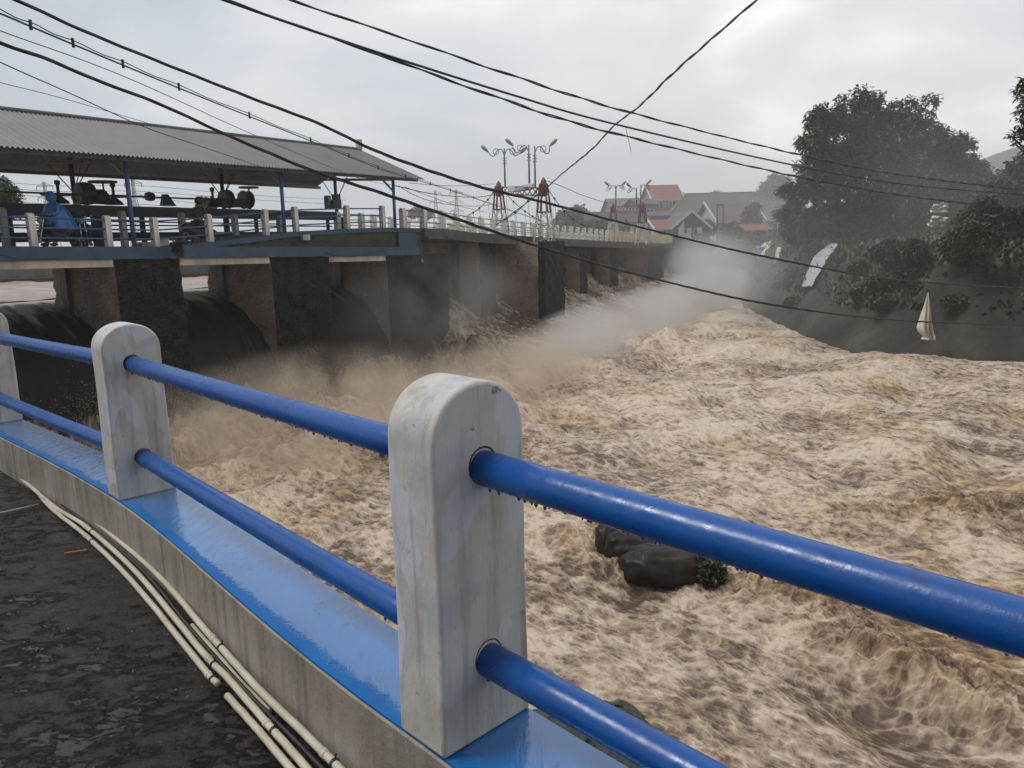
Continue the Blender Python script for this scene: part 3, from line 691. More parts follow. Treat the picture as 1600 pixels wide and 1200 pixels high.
# railings ---------------------------------------------------------------
def post_mesh(name, w, t, h, mat):
    b = MB(); pr = [(-w / 2, 0), (w / 2, 0), (w / 2, h - w * .42)]
    for k in range(1, 8):
        a = math.pi * k / 8; pr.append((w / 2 * math.cos(a), h - w * .42 + w * .42 * math.sin(a)))
    pr.append((-w / 2, h - w * .42)); m = len(pr)
    vs = [(-t / 2, x, z) for x, z in pr] + [(t / 2, x, z) for x, z in pr]
    b.add(vs, [tuple(range(m - 1, -1, -1)), tuple(range(m, 2 * m))] + [(i, (i + 1) % m, m + (i + 1) % m, m + i) for i in range(m)])
    me = bpy.data.meshes.new(name); me.from_pydata(b.v, [], b.f); me.materials.append(M(mat)); return me
PM = {}
def railing(name, label, qs, n, h, w, t, rails, rr, zb=deckz, pmat='bridge_post', rmat='blue_rail', ext=0, group=None):
    root = thing(name, W(qs[0], n, zb(qs[0])), label, 'railing', group); base = root.location
    key = (w, t, h, pmat)
    if key not in PM: PM[key] = post_mesh('post', w, t, h, pmat)
    for q in qs:
        p = W(q, n, zb(q)) - base; o = bpy.data.objects.new('post', PM[key]); COL.objects.link(o); o.parent = root; o.location = p
        d = W(q + .1, 0) - W(q, 0); o.rotation_euler = (random.uniform(-.015, .015), random.uniform(-.015, .015), math.atan2(d.y, d.x) + random.uniform(-.05, .05))
    for f in rails:
        b = MB(); pts = [W(q, n, zb(q) + h * f) for q in qs]
        b.tube(pts, rr, 6); b.build('rail', rmat, root, smooth=True)
    return root
zfl = lambda q: max(1.675 - .023 * q, deckz(q) if q > 5.2 else 0)
fq = [-4.8, -2.9, -1.0] + [qpx(x, -.1) for x in (55, 172, 245, 330, 418, 465, 545, 600)]
railing('front_railing', 'blue pipe railing with off-white posts in front of the roofed sluice gates', fq, -.12, .88, .20, .16, (.86, .56, .26), .028, zfl)
bq = [qpx(x, -2.9) for x in (-90, 12, 123, 196, 288, 370, 440)]
railing('rear_railing', 'grey posted railing behind the people under the sheet roof', bq, -2.9, 1.25, .22, .16, (.72, .4), .024, lambda q: 1.55 - .01 * q, pmat='cream_concrete', rmat='girder_blue')
q3 = []; x_ = qpx(630, -.1)
while x_ < 44: q3.append(x_); x_ += 1.32
railing('front_railing', 'white posted railing with thin pale rails on the near edge of the far bridge span', q3, -.05, .82, .24, .22, (.88, .58, .28), .022, rmat='steel_grey')
q4_ = []
while x_ < 66: q4_.append(x_); x_ += 1.2
railing('front_railing', 'yellow posted railing at the far end of the bridge near the houses', q4_, -.05, .82, .24, .22, (.88, .58, .28), .022, pmat='yellow_post', rmat='yellow_post')
qb = []; x_ = 16.
while x_ < 62: qb.append(x_); x_ += 1.5
railing('rear_railing', 'white posted railing along the upstream edge of the far bridge span', qb, -3.9, .8, .24, .22, (.88, .58, .28), .022, rmat='steel_grey')
# =================================================================== GATE SHELTER
sh = thing('gate_shelter', W(5, -2.5, 1.5), 'long corrugated grey sheet roof on slim blue columns over the sluice gates', 'shelter')
EZ, RZ, NF, NR, NB = 4.08, 5.52, .62, -2.95, -6.0
def corr(n_a, z_a, n_b, z_b, name):
    s = np.arange(-9, 16.75, .0167); per = .125
    off = .024 * np.sin(2 * math.pi * s / per)
    V = []; rows = 2
    for k in range(rows):
        f = k / (rows - 1); n = n_a + (n_b - n_a) * f; z = z_a + (z_b - z_a) * f
        sag = .012 * fbm(s * .35 + k, s * 0 + k * 1.3, 2)
        for i, q in enumerate(s):
            p = W(min(q, 18.4), n) if q < 18.5 else None
            V.append((p.x, p.y, z + off[i] + sag[i]))
    ob = mesh_np(name, np.array(V) - np.array(sh.location), grid_quads(rows, len(s)), 'shelter_sheet'); ob.parent = sh
    ob.data.polygons.foreach_set('use_smooth', [False] * len(ob.data.polygons)); m = ob.modifiers.new('thick', 'SOLIDIFY'); m.thickness = .006; return ob
corr(NF, EZ, NR + .02, RZ, 'front_roof_sheet'); corr(NR - .02, RZ, NB, EZ - .02, 'rear_roof_sheet')
b = MB(); b.tube([W(q, NR, RZ + .03) for q in np.linspace(-9, 16.75, 14)], .07, 8); b.build('ridge_cap', 'shelter_sheet', sh, True)
b = MB(); p = W(16.65, NR, RZ); b.box((p.x, p.y, RZ + .22), (.22, .22, .42), .6); b.build('ridge_stub', 'cream_concrete', sh)
b = MB()
for n, z in ((.25, EZ + .06), (-5.6, EZ + .06), (-1.3, EZ + .70), (-4.4, EZ + .68)):
    b.bar(W(-9, n, z - .09), W(16.7, n, z - .09), .07, .12)
b.build('purlins', 'steel_grey', sh)
rear_q = [qpx(x, -4.4, 3.5) for x in (-140, 115, 348, 525)]
for q in [qpx(x, .0, 3) for x in (-190, 200, 440, 614.5)]:
    b = MB(); b.tube([W(q, .05, 1.55 if q < 5 else deckz(q)), W(q, .05, EZ + .02)], .065, 10); b.build('front_column', 'blue_rail', sh, True)
    b = MB(); b.bar(W(q, .05, EZ - .05), W(q, -4.4, EZ + .2), .07, .1); b.tube([W(q, .05, EZ - .55), W(q, -.7, EZ + .1)], .022, 6); b.tube([W(q, .05, EZ - .5), W(q - .7, .05, EZ + .02)], .02, 6)
    b.build('tie_beam', 'steel_grey', sh)
for q in rear_q:
    b = MB(); b.tube([W(q, -4.4, 1.4), W(q, -4.4, EZ + .75)], .075, 10); b.build('rear_column', 'steel_dark', sh, True)
    b = MB()
    for dq, dn in ((-.9, 0), (.7, 0), (.0, .8)): b.tube([W(q, -4.4, 3.35), W(q + dq, -4.4 + dn, EZ + .35)], .018, 6)
    b.build('braces', 'steel_dark', sh)
# hoisting gear -------------------------------------------------------------
hf = thing('hoist_frame', W(4, -4.2, 1.4), 'dark blue steel girder on legs carrying the gate hoisting gear under the roof', 'girder')
GZ = lambda q: 2.82 - .004 * q
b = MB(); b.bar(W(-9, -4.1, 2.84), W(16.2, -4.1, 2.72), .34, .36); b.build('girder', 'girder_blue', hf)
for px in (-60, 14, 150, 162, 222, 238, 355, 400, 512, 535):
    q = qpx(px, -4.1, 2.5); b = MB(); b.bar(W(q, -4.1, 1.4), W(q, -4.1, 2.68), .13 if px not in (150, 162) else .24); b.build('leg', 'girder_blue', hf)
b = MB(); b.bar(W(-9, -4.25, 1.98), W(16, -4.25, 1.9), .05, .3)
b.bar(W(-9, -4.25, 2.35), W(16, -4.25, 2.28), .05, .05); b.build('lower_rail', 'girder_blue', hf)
ds = thing('drive_shaft', W(2, -4.1, 3.02), 'thin dark horizontal drive shaft running above the blue girder', 'shaft')
b = MB(); b.tube([W(-9, -4.1, 3.36), W(qpx(345, -4.1, 3.3), -4.1, 3.27)], .032, 8); b.build('shaft', 'steel_dark', ds, True)
b = MB(); q = qpx(234, -4.1, 3.3); b.lathe(W(q, -4.1, 3.3), [(.03, -.14), (.14, -.13), (.16, 0), (.14, .13), (.03, .14)], 12, 'x', math.atan2(.83, .558)); b.build('coupling', 'steel_dark', ds)
b = MB(); q = qpx(259, -4.1, 3.3); p = W(q, -4.1); b.add([W(q - .2, -4.1 + .06, 3.0), W(q + .35, -4.16 + .12, 3.0), W(q + .07, -4.04, 3.4), W(q - .1, -4.04, 3.4), W(q - .2, -4.22, 3.0), W(q + .35, -4.22, 3.0), W(q + .07, -4.18, 3.4), W(q - .1, -4.18, 3.4)], [(0, 1, 2, 3), (7, 6, 5, 4), (0, 4, 5, 1), (1, 5, 6, 2), (2, 6, 7, 3), (3, 7, 4, 0)]); b.build('bracket', 'steel_dark', ds)
def wheel_h(mb, c, r):      # horizontal handwheel seen edge-on
    ring = [(c[0] + r * math.cos(t), c[1] + r * math.sin(t), c[2]) for t in np.linspace(0, 2 * math.pi, 25)[:-1]]
    mb.tube(ring, .035, 6, close=True)
    for k in range(3):
        t = math.pi * k / 3 + .3; mb.bar((c[0] - r * math.cos(t), c[1] - r * math.sin(t), c[2]), (c[0] + r * math.cos(t), c[1] + r * math.sin(t), c[2]), .05, .03)
    mb.lathe(c, [(.05, -.06), (.08, 0), (.05, .05)], 10)
def hoist(px, label, style):
    q = qpx(px, -4.1, 3.2); base = W(q, -4.1, 3.01); t = thing('gate_hoist', base, label, 'hoist')
    az = math.atan2(.83, .558)
    if style == 'big':
        b = MB(); b.box(base + Vector((0, 0, .18)), (.55, .5, .36), az); b.lathe(base + Vector((0, 0, .32)), [(.1, -.3), (.34, -.26), (.37, 0), (.34, .2), (.1, .26)], 14, 'x', az); b.lathe(W(q + .5, -4.1, 3.24), [(.1, -.25), (.24, -.2), (.25, .1), (.1, .25)], 12, 'x', az); bevel(b.build('gearbox', 'steel_dark', t), .02)
        b = MB(); c = W(q + .55, -4.0, 3.72); wheel_h(b, c, .42); b.tube([c, c - Vector((0, 0, .55))], .03, 8); b.build('handwheel', 'steel_dark', t)
    if style == 'rings':
        b = MB(); b.box(base + Vector((0, 0, .15)), (1.3, .5, .3), az)
        bevel(b.build('gearbox', 'steel_dark', t), .02)
        for dq in (-.35, -.12, .55, .8):
            b = MB(); b.lathe(W(q + dq, -4.1, 3.3), [(.05, -.05), (.33, -.05), (.36, 0), (.33, .05), (.05, .05)], 20, 'x', az); b.build('gear_wheel', 'steel_dark', t, False)
        b = MB(); c = W(q + .85, -4.1, 3.78); wheel_h(b, c, .36); b.tube([c, c - Vector((0, 0, .45))], .03, 8); b.build('handwheel', 'steel_dark', t)
    if style == 'box':
        b = MB(); b.box(base + Vector((0, 0, .2)), (.5, .45, .4), az); b.box(W(q + .15, -4.1, 3.45), (.3, .28, .45), az); bevel(b.build('gearbox', 'steel_dark', t), .02)
        b = MB(); b.tube([W(q - .5, -4.1, 3.0), W(q - .5, -4.1, 3.55)], .06, 8); b.box(W(q - .35, -4.1, 3.4), (.2, .2, .4), az); b.build('motor', 'steel_grey', t)
    if style == 'screw':
        b = MB(); b.tube([base, base + Vector((0, 0, .62))], .05, 8); b.lathe(base + Vector((0, 0, .55)), [(.05, 0), (.09, .03), (.09, .14), (.05, .16)], 8); b.build('screw_stem', 'steel_dark', t)
        b = MB(); c = base + Vector((0, 0, .26)); wheel_h(b, c, .48); b.build('wheel', 'steel_dark', t)
        b = MB(); b.lathe(base, [(.3, -.02), (.26, .06), (.1, .2)], 12); b.build('stand', 'steel_dark', t)
hoist(92, 'screw stem with a flat wheel above the person in the blue raincoat', 'screw')
hoist(135, 'bulky dark gearbox with a raised flat handwheel beside the first rear column', 'big')
hoist(178, 'screw stem with a flat wheel just left of the nearest blue column', 'screw')
hoist(362, 'hoist with four upright gear wheels and a raised handwheel beside the middle rear column', 'rings')
hoist(522, 'boxy hoist with an upright motor near the far end of the roof', 'box')
hoist(333, 'short screw stem with a flat wheel behind the rider in the brown jacket', 'screw')
# =================================================================== NEAR PARAPET
PC = [Vector((-17.2, 15.8, 0)), Vector((-14.4, 14.3, 0)), Vector((-11.6, 12.6, 0)), Vector((-9.1, 10.6, 0)), Vector((-6.65, 8.5, 0)), Vector((-4.33, 6.32, 0)), Vector((-2.1, 4.16, 0)), Vector((-.145, 1.905, 0)), Vector((1.97, -.05, 0)), Vector((4.15, -1.9, 0)), Vector((6.6, -3.4, 0))]
def cz(p):
    d = (p.x + .145) * -.655 + (p.y - 1.905) * .756
    return .30 - .022 * d if d > 0 else .30 + .025 * max(d, -5)
curve = spline(PC, 10)
def offs(i, o, z=None):
    a = curve[max(0, i - 1)]; c = curve[min(len(curve) - 1, i + 1)]; t = (c - a).normalized(); nr = Vector((-t.y, t.x, 0))   # river side is +nr
    p = curve[i] + nr * o; p.z = cz(curve[i]) if z is None else z; return p
par = thing('parapet', (-.145, 1.905, 0), 'curved concrete parapet with glossy wet blue coping, round-topped white posts and blue pipe rails', 'parapet')
HW = .155
def psweep(prof, name, mat, sub=1):
    b = MB(); m = len(prof); vs = []
    for i in range(len(curve)):
        for o, dz in prof:
            p = offs(i, o); p.z += dz; vs.append(p)
    fs = [(i * m + k, i * m + (k + 1) % m, (i + 1) * m + (k + 1) % m, (i + 1) * m + k) for i in range(len(curve) - 1) for k in range(m)]
    fs += [tuple(range(m - 1, -1, -1)), tuple((len(curve) - 1) * m + k for k in range(m))]
    b.add(vs, fs); return b.build(name, mat, par)
psweep([(-HW, -.9), (HW + .02, -4.5), (HW, -.012), (HW - .01, -.002), (-HW + .008, -.002), (-HW, -.010)][::-1], 'wall', 'parapet_concrete')
cop = psweep([(-HW + .004, -.0015), (HW - .004, -.0015), (HW - .004, .006), (-HW + .004, .006)], 'coping', 'coping_paint')
_a = cop.data.attributes.new('across', 'FLOAT', 'POINT'); _a.data.foreach_set('value', [0., 1., 1., 0.] * len(curve))
PH = .955
def big_post(i):
    c = PC[i]; t = ((PC[i + 1] - PC[i]).normalized() + (PC[i] - PC[i - 1]).normalized()).normalized(); nr = Vector((-t.y, t.x, 0)); z0 = cz(c) + .004
    w = .150; th = .092; b = MB(); R = w; hs = PH - R * .93; pr = []
    nseg = 14
    for k in range(nseg + 1): pr.append((-w, hs * k / nseg))
    for k in range(1, 28):
        a = math.pi * (1 - k / 28); pr.append((w * math.cos(a), hs + R * .93 * math.sin(a) ** .93))
    for k in range(nseg, -1, -1): pr.append((w, hs * k / nseg))
    prj = []
    for x, z in pr:
        k = 1 + .012 * math.sin(z * 9 + i * 2) + random.uniform(-.002, .002); prj.append((x * k * (1.03 - .03 * z / PH), z))
    m = len(prj)
    vs = [c + nr * x + t * (-th * (1.02 - .02 * z)) + Vector((0, 0, z0 + z)) for x, z in prj] + [c + nr * x + t * (th * (1.02 - .02 * z)) + Vector((0, 0, z0 + z)) for x, z in prj]
    b.add(vs, [tuple(range(m - 1, -1, -1)), tuple(range(m, 2 * m))] + [(k, (k + 1) % m, m + (k + 1) % m, m + k) for k in range(m)])
    ob = b.build('post', 'post_paint', par)
    bevel(ob, .011, 3); autosmooth(ob, 50)
    for rz in (RTOP, RLOW):
        for sg in (-1, 1):
            dd = ((PC[i + 1] - c) if sg > 0 else (PC[i - 1] - c)).normalized(); cc = c + dd * (th - .001) / abs(dd.dot(t)) + Vector((0, 0, z0 + rz))
            ring = [cc + nr * (RR_ + .001) * math.cos(a) * random.uniform(.99, 1.02) + Vector((0, 0, (RR_ + .001) * math.sin(a) * random.uniform(.99, 1.03))) for a in np.linspace(0, 2 * math.pi, 19)[:-1]]
            s_ = MB(); s_.tube(ring, .0034, 6, close=True); s_.build('rail_seal', 'grime', ob, True)
RTOP, RLOW, RR_ = .742, .222, .0445
for i in range(1, len(PC) - 1): big_post(i)
wdrop = NT('water_drop'); wdrop.bsdf(Base_Color=(.02, .06, .2, 1), Roughness=.02, Specular_IOR_Level=.8, Coat_Weight=1., Coat_Roughness=.0); MATS['water_drop'] = wdrop.m
for i in range(len(PC) - 1):
    for rz in (RTOP, RLOW):
        a = PC[i].copy(); c = PC[i + 1].copy(); a.z = cz(a) + rz; c.z = cz(c) + rz - (.07 if (i == 7 and rz == RLOW) else 0)
        pts = [a.lerp(c, f) - Vector((0, 0, .006 * math.sin(math.pi * f))) for f in np.linspace(0, 1, 9)]
        b = MB(); b.tube(pts, RR_, 40); b.build('rail', 'rail_paint', par, True)
        if 4 <= i <= 8:
            d = MB(); L = (c - a).length; s = .1
            tdir = (c - a).normalized(); sd_ = Vector((-tdir.y, tdir.x, 0))
            while s < L - .1:
                p = a.lerp(c, s / L); r = random.uniform(.0022, .0048); an = random.gauss(0, .16)
                d.ball((p.x + sd_.x * RR_ * math.sin(an), p.y + sd_.y * RR_ * math.sin(an), p.z - .004 - (RR_ * math.cos(an) - .001) - r * .7), r, 8, (1, 1, 1.7)); s += random.choice((.006, .009, .013, .02, .03))
            tag(d.build('water_drops', 'water_drop', par, True), None, None, kind='stuff')
# walkway (its own sheet, falls gently to the left)
def walkway():
    os_ = np.concatenate([np.linspace(HW - .02, 3.2, 110), np.linspace(3.4, 12, 20)]); cc = spline(PC, 36); V = []
    for i in range(len(cc)):
        a = cc[max(0, i - 1)]; c = cc[min(len(cc) - 1, i + 1)]; t = (c - a).normalized(); nr = Vector((-t.y, t.x, 0))
        for o in os_:
            p = cc[i] - nr * o; V.append((p.x, p.y, cz(cc[i]) - .30))
    V = np.array(V); x, y = V[:, 0], V[:, 1]
    V[:, 2] += .007 * fbm(x * 1.1, y * 1.1, 3) + .0055 * ridged(x * 5 + y, y * 7, 4, .6) + .003 * fbm(x * 22, y * 22, 2)
    ob = mesh_np('walkway', V, grid_quads(len(cc), len(os_))[:, ::-1], 'asphalt_wet'); tag(ob, None, None, kind='structure')
walkway()
def grit():
    n = 5200; V = []; P = []
    cc = spline(PC, 36); i = rng.integers(10, len(cc) - 10, n); o = HW + rng.gamma(1.6, .7, n)
    for a_, b_ in zip(i, o):
        t = (cc[a_ + 1] - cc[a_ - 1]).normalized(); p = cc[a_] - Vector((-t.y, t.x, 0)) * b_ + t * random.uniform(-.05, .05); P.append((p.x, p.y, cz(p) - .30 + .003))
    P = np.array(P); s = rng.uniform(.0015, .0055, n); F = np.array([[0, 1, 2, 3], [4, 7, 6, 5], [0, 4, 5, 1], [1, 5, 6, 2], [2, 6, 7, 3], [3, 7, 4, 0]])
    C8 = np.array([[-1, -1, -.6], [1, -1, -.6], [1, 1, -.6], [-1, 1, -.6], [-.6, -.6, .6], [.6, -.6, .6], [.6, .6, .6], [-.6, .6, .6]])
    V = (P[:, None, :] + (C8[None] + rng.normal(0, .3, (n, 8, 3))) * s[:, None, None]).reshape(-1, 3); Q = (F[None] + 8 * np.arange(n)[:, None, None]).reshape(-1, 4)
    tag(mesh_np('grit', V, Q, 'grit', smooth=False), 'fine grit and crumbs scattered on the wet walkway', 'grit', kind='stuff')
simple('grit', (.16, .14, .12), (.05, .045, .04), 60, .7)
grit()
# conduit pipes lying along the foot of the parapet
def gp(px, py, z=.03):
    p = atz(px, py, z)
    for _ in range(3): p = atz(px, py, cz(p) - .30 + z)
    return p
def pipe(label, pxs, r, z, mat='pipe_cream', ties=True, name='conduit_pipe', group='pipes along the foot of the parapet'):
    pts = [gp(a, b_, z) for a, b_ in pxs]
    L = spline(pts, 8); root = thing(name, L[0], label, 'pipe' if mat == 'pipe_cream' else 'hose', group)
    L = [p + Vector((random.gauss(0, .0004), random.gauss(0, .0004), 0)) for p in L]
    b = MB(); b.tube(L, r, 12); b.build('pipe', mat, root, True)
    if ties:
        for k in range(7, len(L) - 2, 17):
            j = MB(); j.tube([L[k], L[k] + (L[k + 1] - L[k]) * .5], r * 1.14, 12); j.build('coupling', mat, root, True)
            j = MB(); q = L[k + 1] + (L[min(k + 2, len(L) - 1)] - L[k + 1]) * .3; j.tube([q, q + (L[k + 1] - L[k]).normalized() * .012], r * 1.22, 10); j.tube([q, q + Vector((.01, 0, .03))], .003, 4); j.build('cable_tie', 'black_rubber', root)
    return root
pipe('cream conduit pipe lying nearest the concrete parapet', [(-90, 648), (0, 704), (92, 769), (115, 787), (234, 886), (321, 984), (400, 1072), (480, 1150), (590, 1262)], .0135, .055)
pipe('cream conduit pipe in the middle of the bundle on the walkway', [(-90, 672), (9, 730), (83, 790), (133, 822), (211, 892), (316, 1018), (353, 1056), (400, 1110), (470, 1190), (530, 1262)], .013, .03)
pipe('cream conduit pipe lying farthest from the parapet', [(-90, 660), (20, 732), (78, 792), (133, 836), (206, 908), (316, 1042), (341, 1069)], .0125, .02)
pipe('short cream pipe end at the lower edge of the pipe bundle', [(355, 1087), (400, 1137), (450, 1196), (505, 1262)], .0125, .02, ties=False)
pipe('thin black hose squeezed between the pipes and the parapet', [(-90, 658), (5, 718), (100, 790), (215, 884), (300, 985), (390, 1085), (480, 1176), (560, 1262)], .008, .03, 'black_rubber', False, 'hose')
pipe('cream pipe piece tucked behind the bundle close to the lower edge', [(300, 978), (345, 1030), (372, 1062), (420, 1112)], .012, .02, ties=False)
b = MB(); a, c = gp(101, 865, .012), gp(136, 860, .012); b.bar(a, c, .014, .010); tag(b.build('brick_sliver', 'brick_red'), 'small orange brick sliver on the wet dark walkway', 'brick piece')
b = MB(); b.tube([gp(-30, 806, .02), gp(10, 800, .02), gp(62, 788, .03)], .008, 8); tag(b.build('bamboo_stick', 'bamboo', smooth=True), 'pale thin stick lying on the walkway at its left edge', 'stick')
def weed(px, py, s, label, n=16, mat='leaf_mid', z=0.0):
    p0 = gp(px, py, z); b = MB()
    for k in range(n):
        a = random.uniform(0, 6.28); l = s * random.uniform(.5, 1.2); o = p0 + Vector((random.gauss(0, s * .4), random.gauss(0, s * .4), 0)); tip = o + Vector((math.cos(a) * l * .6, math.sin(a) * l * .6, l * .6)); sdv = Vector((-math.sin(a), math.cos(a), 0)) * s * .1
        mid = (o + tip) / 2 + Vector((0, 0, l * .12)); b.add([o - sdv * .3, mid - sdv, tip, mid + sdv], [(0, 1, 2, 3)])
    tag(b.build('weed', mat), label, 'weed')
weed(62, 812, .02, 'dark tuft of weed beside the pale stick on the walkway', 40, 'leaf_dark')
weed(345, 1062, .022, 'small green weed caught on the ties of the pipe bundle', 14)
b = MB()
for k in range(9):
    p = atz(905 + k * 14, 1090 + k * 7 + random.uniform(-6, 6), -1.25); b.ball(p + Vector((0, 0, -.12)), random.uniform(.13, .2), 14, (1, 1, .8), .12)
for k in range(8):
    p = atz(880 + k * 16, 1120 + k * 8, -1.3); b.ball(p + Vector((0, 0, -.2)), .24, 12, (1.2, 1.2, 1.), .1)
for k in range(8):
    p = atz(860 + k * 16, 1190 + k * 8, -1.3); b.ball(p + Vector((0, 0, -.35)), .34, 12, (1.2, 1.2, 1.), .1)
tag(b.build('rock_ledge', 'mossy_stone'), 'dark mossy rock ledge just under the lower rail right of the near post', 'rock')
# =================================================================== TOWERS, LAMPS, BANNER, STAYS
def tower(px, n, ytop, ybase, label, hz=None, wbase=.95):
    q = qpx(px, n); c = W(q, n); zt = aty(px, ytop, c.y).z; zb = aty(px, ybase, c.y).z; H = zt - zb
    t = thing('cable_tower', (c.x, c.y, zb), label, 'tower'); az = math.atan2(.9, .42)
    def at_(fx, fy, f):   # position on leg at height fraction
        w = (wbase * (1 - f) + .26 * f) / 2; x, y = fx * w, fy * w
        return Vector((c.x + x * math.cos(az) - y * math.sin(az), c.y + x * math.sin(az) + y * math.cos(az), zb + H * f))
    CN = ((-1, -1), (1, -1), (1, 1), (-1, 1))
    lo = MB(); hi = MB()
    for k, (i, j) in enumerate(CN):
        lo.bar(at_(i, j, 0), at_(i, j, .5), .095); hi.bar(at_(i, j, .5), at_(i, j, .9), .085)
        i2, j2 = CN[(k + 1) % 4]
        for f0, f1 in ((0.02, .17), (.17, .34), (.34, .5)):
            lo.bar(at_(i, j, f0), at_(i2, j2, f1), .05); lo.bar(at_(i, j, f1), at_(i2, j2, f1), .055)
        hi.bar(at_(i, j, .5), at_(i2, j2, .5), .07); hi.bar(at_(i, j, .75), at_(i2, j2, .75), .05)
        hi.bar(at_(i * .45, j, .5), at_(i * .8, j, .88), .04)
    lo.build('lower_frame', 'tower_white', t); hi.build('upper_frame', 'tower_red', t)
    b = MB(); b.lathe((c.x, c.y, zb + H * .72), [(.12, 0), (.20, .05), (.23, H * .10), (.21, H * .17), (.14, H * .23), (.04, H * .27)], 8); b.build('cap', 'tower_red', t)
    return t, Vector((c.x, c.y, zb + H * .93)), az
T1, t1, _ = tower(781, -4.6, 282, 372, 'red and white lattice tower on the upstream side of the bridge, left of the banner')
T2, t2, _ = tower(850.5, .75, 276, 386, 'tall red and white lattice tower standing on the broad pier, right of the banner')
T3, t3, _ = tower(958, -4.6, 317, 374, 'smaller distant lattice tower, left end of the red truss near the houses')
T4, t4, _ = tower(1003.5, .75, 314, 382, 'smaller distant lattice tower, right end of the red truss near the houses')
def truss(a, c, label, h, group=None):
    b = MB(); n = 9; a, c = Vector(a), Vector(c)
    b.bar(a, c, .08); b.bar(a - Vector((0, 0, h)), c - Vector((0, 0, h)), .08)
    for k in range(n):
        p, q = a.lerp(c, k / n), a.lerp(c, (k + 1) / n); b.bar(p, q - Vector((0, 0, h)), .04); b.bar(p - Vector((0, 0, h)), q, .04)
    return tag(b.build('cross_truss', 'tower_red'), label, 'truss')
truss(t1 - Vector((0, 0, .15)), t2 - Vector((0, 0, .35)), 'red cross truss behind the sagging banner between the two near towers', .42)
truss(t3 - Vector((0, 0, .1)), t4 - Vector((0, 0, .1)), 'red lattice cross truss between the two distant towers', .6)
def lamp(px, ytop, ybase, y, arms, label, s=1.0):
    zb = aty(px, ybase, y).z; zt = aty(px, ytop, y).z; x = gx(px, y); k = 1.0
    t = thing('street_lamp', (x, y, zb), label, 'street lamp'); b = MB(); b.tube([(x, y, zb), (x, y, zt)], [.055 * k, .045 * k], 8); b.build('pole', 'lamp_pole', t, True)
    b = MB()
    for j in range(3):
        b.tube([(x + .12 * k * math.cos(a), y + .12 * k * math.sin(a) * .3, zt - (.55 + j * .16) * k) for a in np.linspace(0, 6.28, 9)[:-1]], .02 * k, 4, close=True)
    b.build('scroll_rings', 'lamp_pole', t)
    for sg, L, rise in arms:
        b = MB(); pts = [(x, y, zt - .42 * k), (x + sg * .18 * k, y, zt - .05 * k), (x + sg * .42 * k, y, zt - .12 * k), (x + sg * .62 * k, y, zt - .42 * k), (x + sg * .82 * k, y, zt - .38 * k), (x + sg * L * k, y, zt + rise * k)]
        b.tube(spline(pts, 5), .03 * k, 6)
        b.tube([(x + sg * (.5 + .17 * math.cos(a)) * k, y, zt - .17 * k + .17 * k * math.sin(a)) for a in np.linspace(0, 6.28, 13)[:-1]], .022 * k, 5, close=True)
        b.build('lamp_arm', 'lamp_pole', t, True)
        b = MB(); e = Vector(pts[-1]); d = Vector((sg * .62, 0, .55)).normalized()
        prof = [(.04, -.05), (.10, .08), (.15, .28), (.12, .46), (.04, .54)]
        R = d.to_track_quat('Z', 'Y').to_matrix(); vs = []; m = len(prof); fs = []
        for r_, z_ in prof:
            for a in np.linspace(0, 2 * math.pi, 11)[:-1]: vs.append(e + R @ Vector((r_ * math.cos(a), r_ * math.sin(a) * .8, z_)) * k)
        for i in range(m - 1):
            for a in range(10): fs.append((i * 10 + a, i * 10 + (a + 1) % 10, (i + 1) * 10 + (a + 1) % 10, (i + 1) * 10 + a))
        fs += [tuple(range(9, -1, -1)), tuple(m * 10 - 10 + a for a in range(10))]; b.add(vs, fs); b.build('lamp_head', 'lamp_glass', t, True)
    return t
lamp(791, 232, 291, 48.5, ((-1, 1.0, -.15), (1, .95, -.3)), 'double-armed street lamp at the left end of the banner')
lamp(828.5, 226, 287, 46.8, ((-1, .95, .0),), 'street lamp with one arm reaching left above the banner')
lamp(837.5, 228, 293, 46.2, ((1, .9, .0),), 'street lamp with one arm reaching right beside the tall red tower')
lamp(962, 289, 322, 70, ((-1, .6, -.05), (1, .5, -.05)), 'distant double-armed street lamp on the left distant tower')
lamp(994, 293, 320, 69, ((-1, .5, .05),), 'distant street lamp with an arm reaching left on the right distant tower')
lamp(1000.5, 288, 318, 68.5, ((1, .5, .0),), 'distant street lamp with an arm reaching right on the right distant tower')
# banner
def cloth(name, label, corners, mat, nu=14, nv=10, amp=.05, sag=.0, cat='banner', seed=0, thick=.01, build=True, cut=0):
    """corners: top-left, top-right, bottom-right, bottom-left"""
    A, B, C_, D = [Vector(p) for p in corners]; V = []; nn = (B - A).cross(D - A).normalized()
    for j in range(nv + 1):
        for i in range(nu + 1):
            u, v = i / nu, j / nv; p = A.lerp(B, u).lerp(D.lerp(C_, u), v)
            w = float(pnoise(np.array([u * 3.1 + seed]), np.array([v * 3.7 + seed * 2]))[0]) + .5 * float(pnoise(np.array([u * 8.1 + seed]), np.array([v * 6.7 - seed]))[0])
            p = p + nn * amp * w - Vector((0, 0, sag * (1 - (2 * u - 1) ** 2)))
            if cut and j == nv: p = p + (A - D) * cut * abs(math.sin(i * 1.9 + seed))
            V.append(p)
    b = MB(); b.add(V, [(j * (nu + 1) + i, j * (nu + 1) + i + 1, (j + 1) * (nu + 1) + i + 1, (j + 1) * (nu + 1) + i) for j in range(nv) for i in range(nu)])
    ob = b.build(name, mat, smooth=True); m = ob.modifiers.new('thick', 'SOLIDIFY'); m.thickness = thick
    return tag(ob, label, cat)
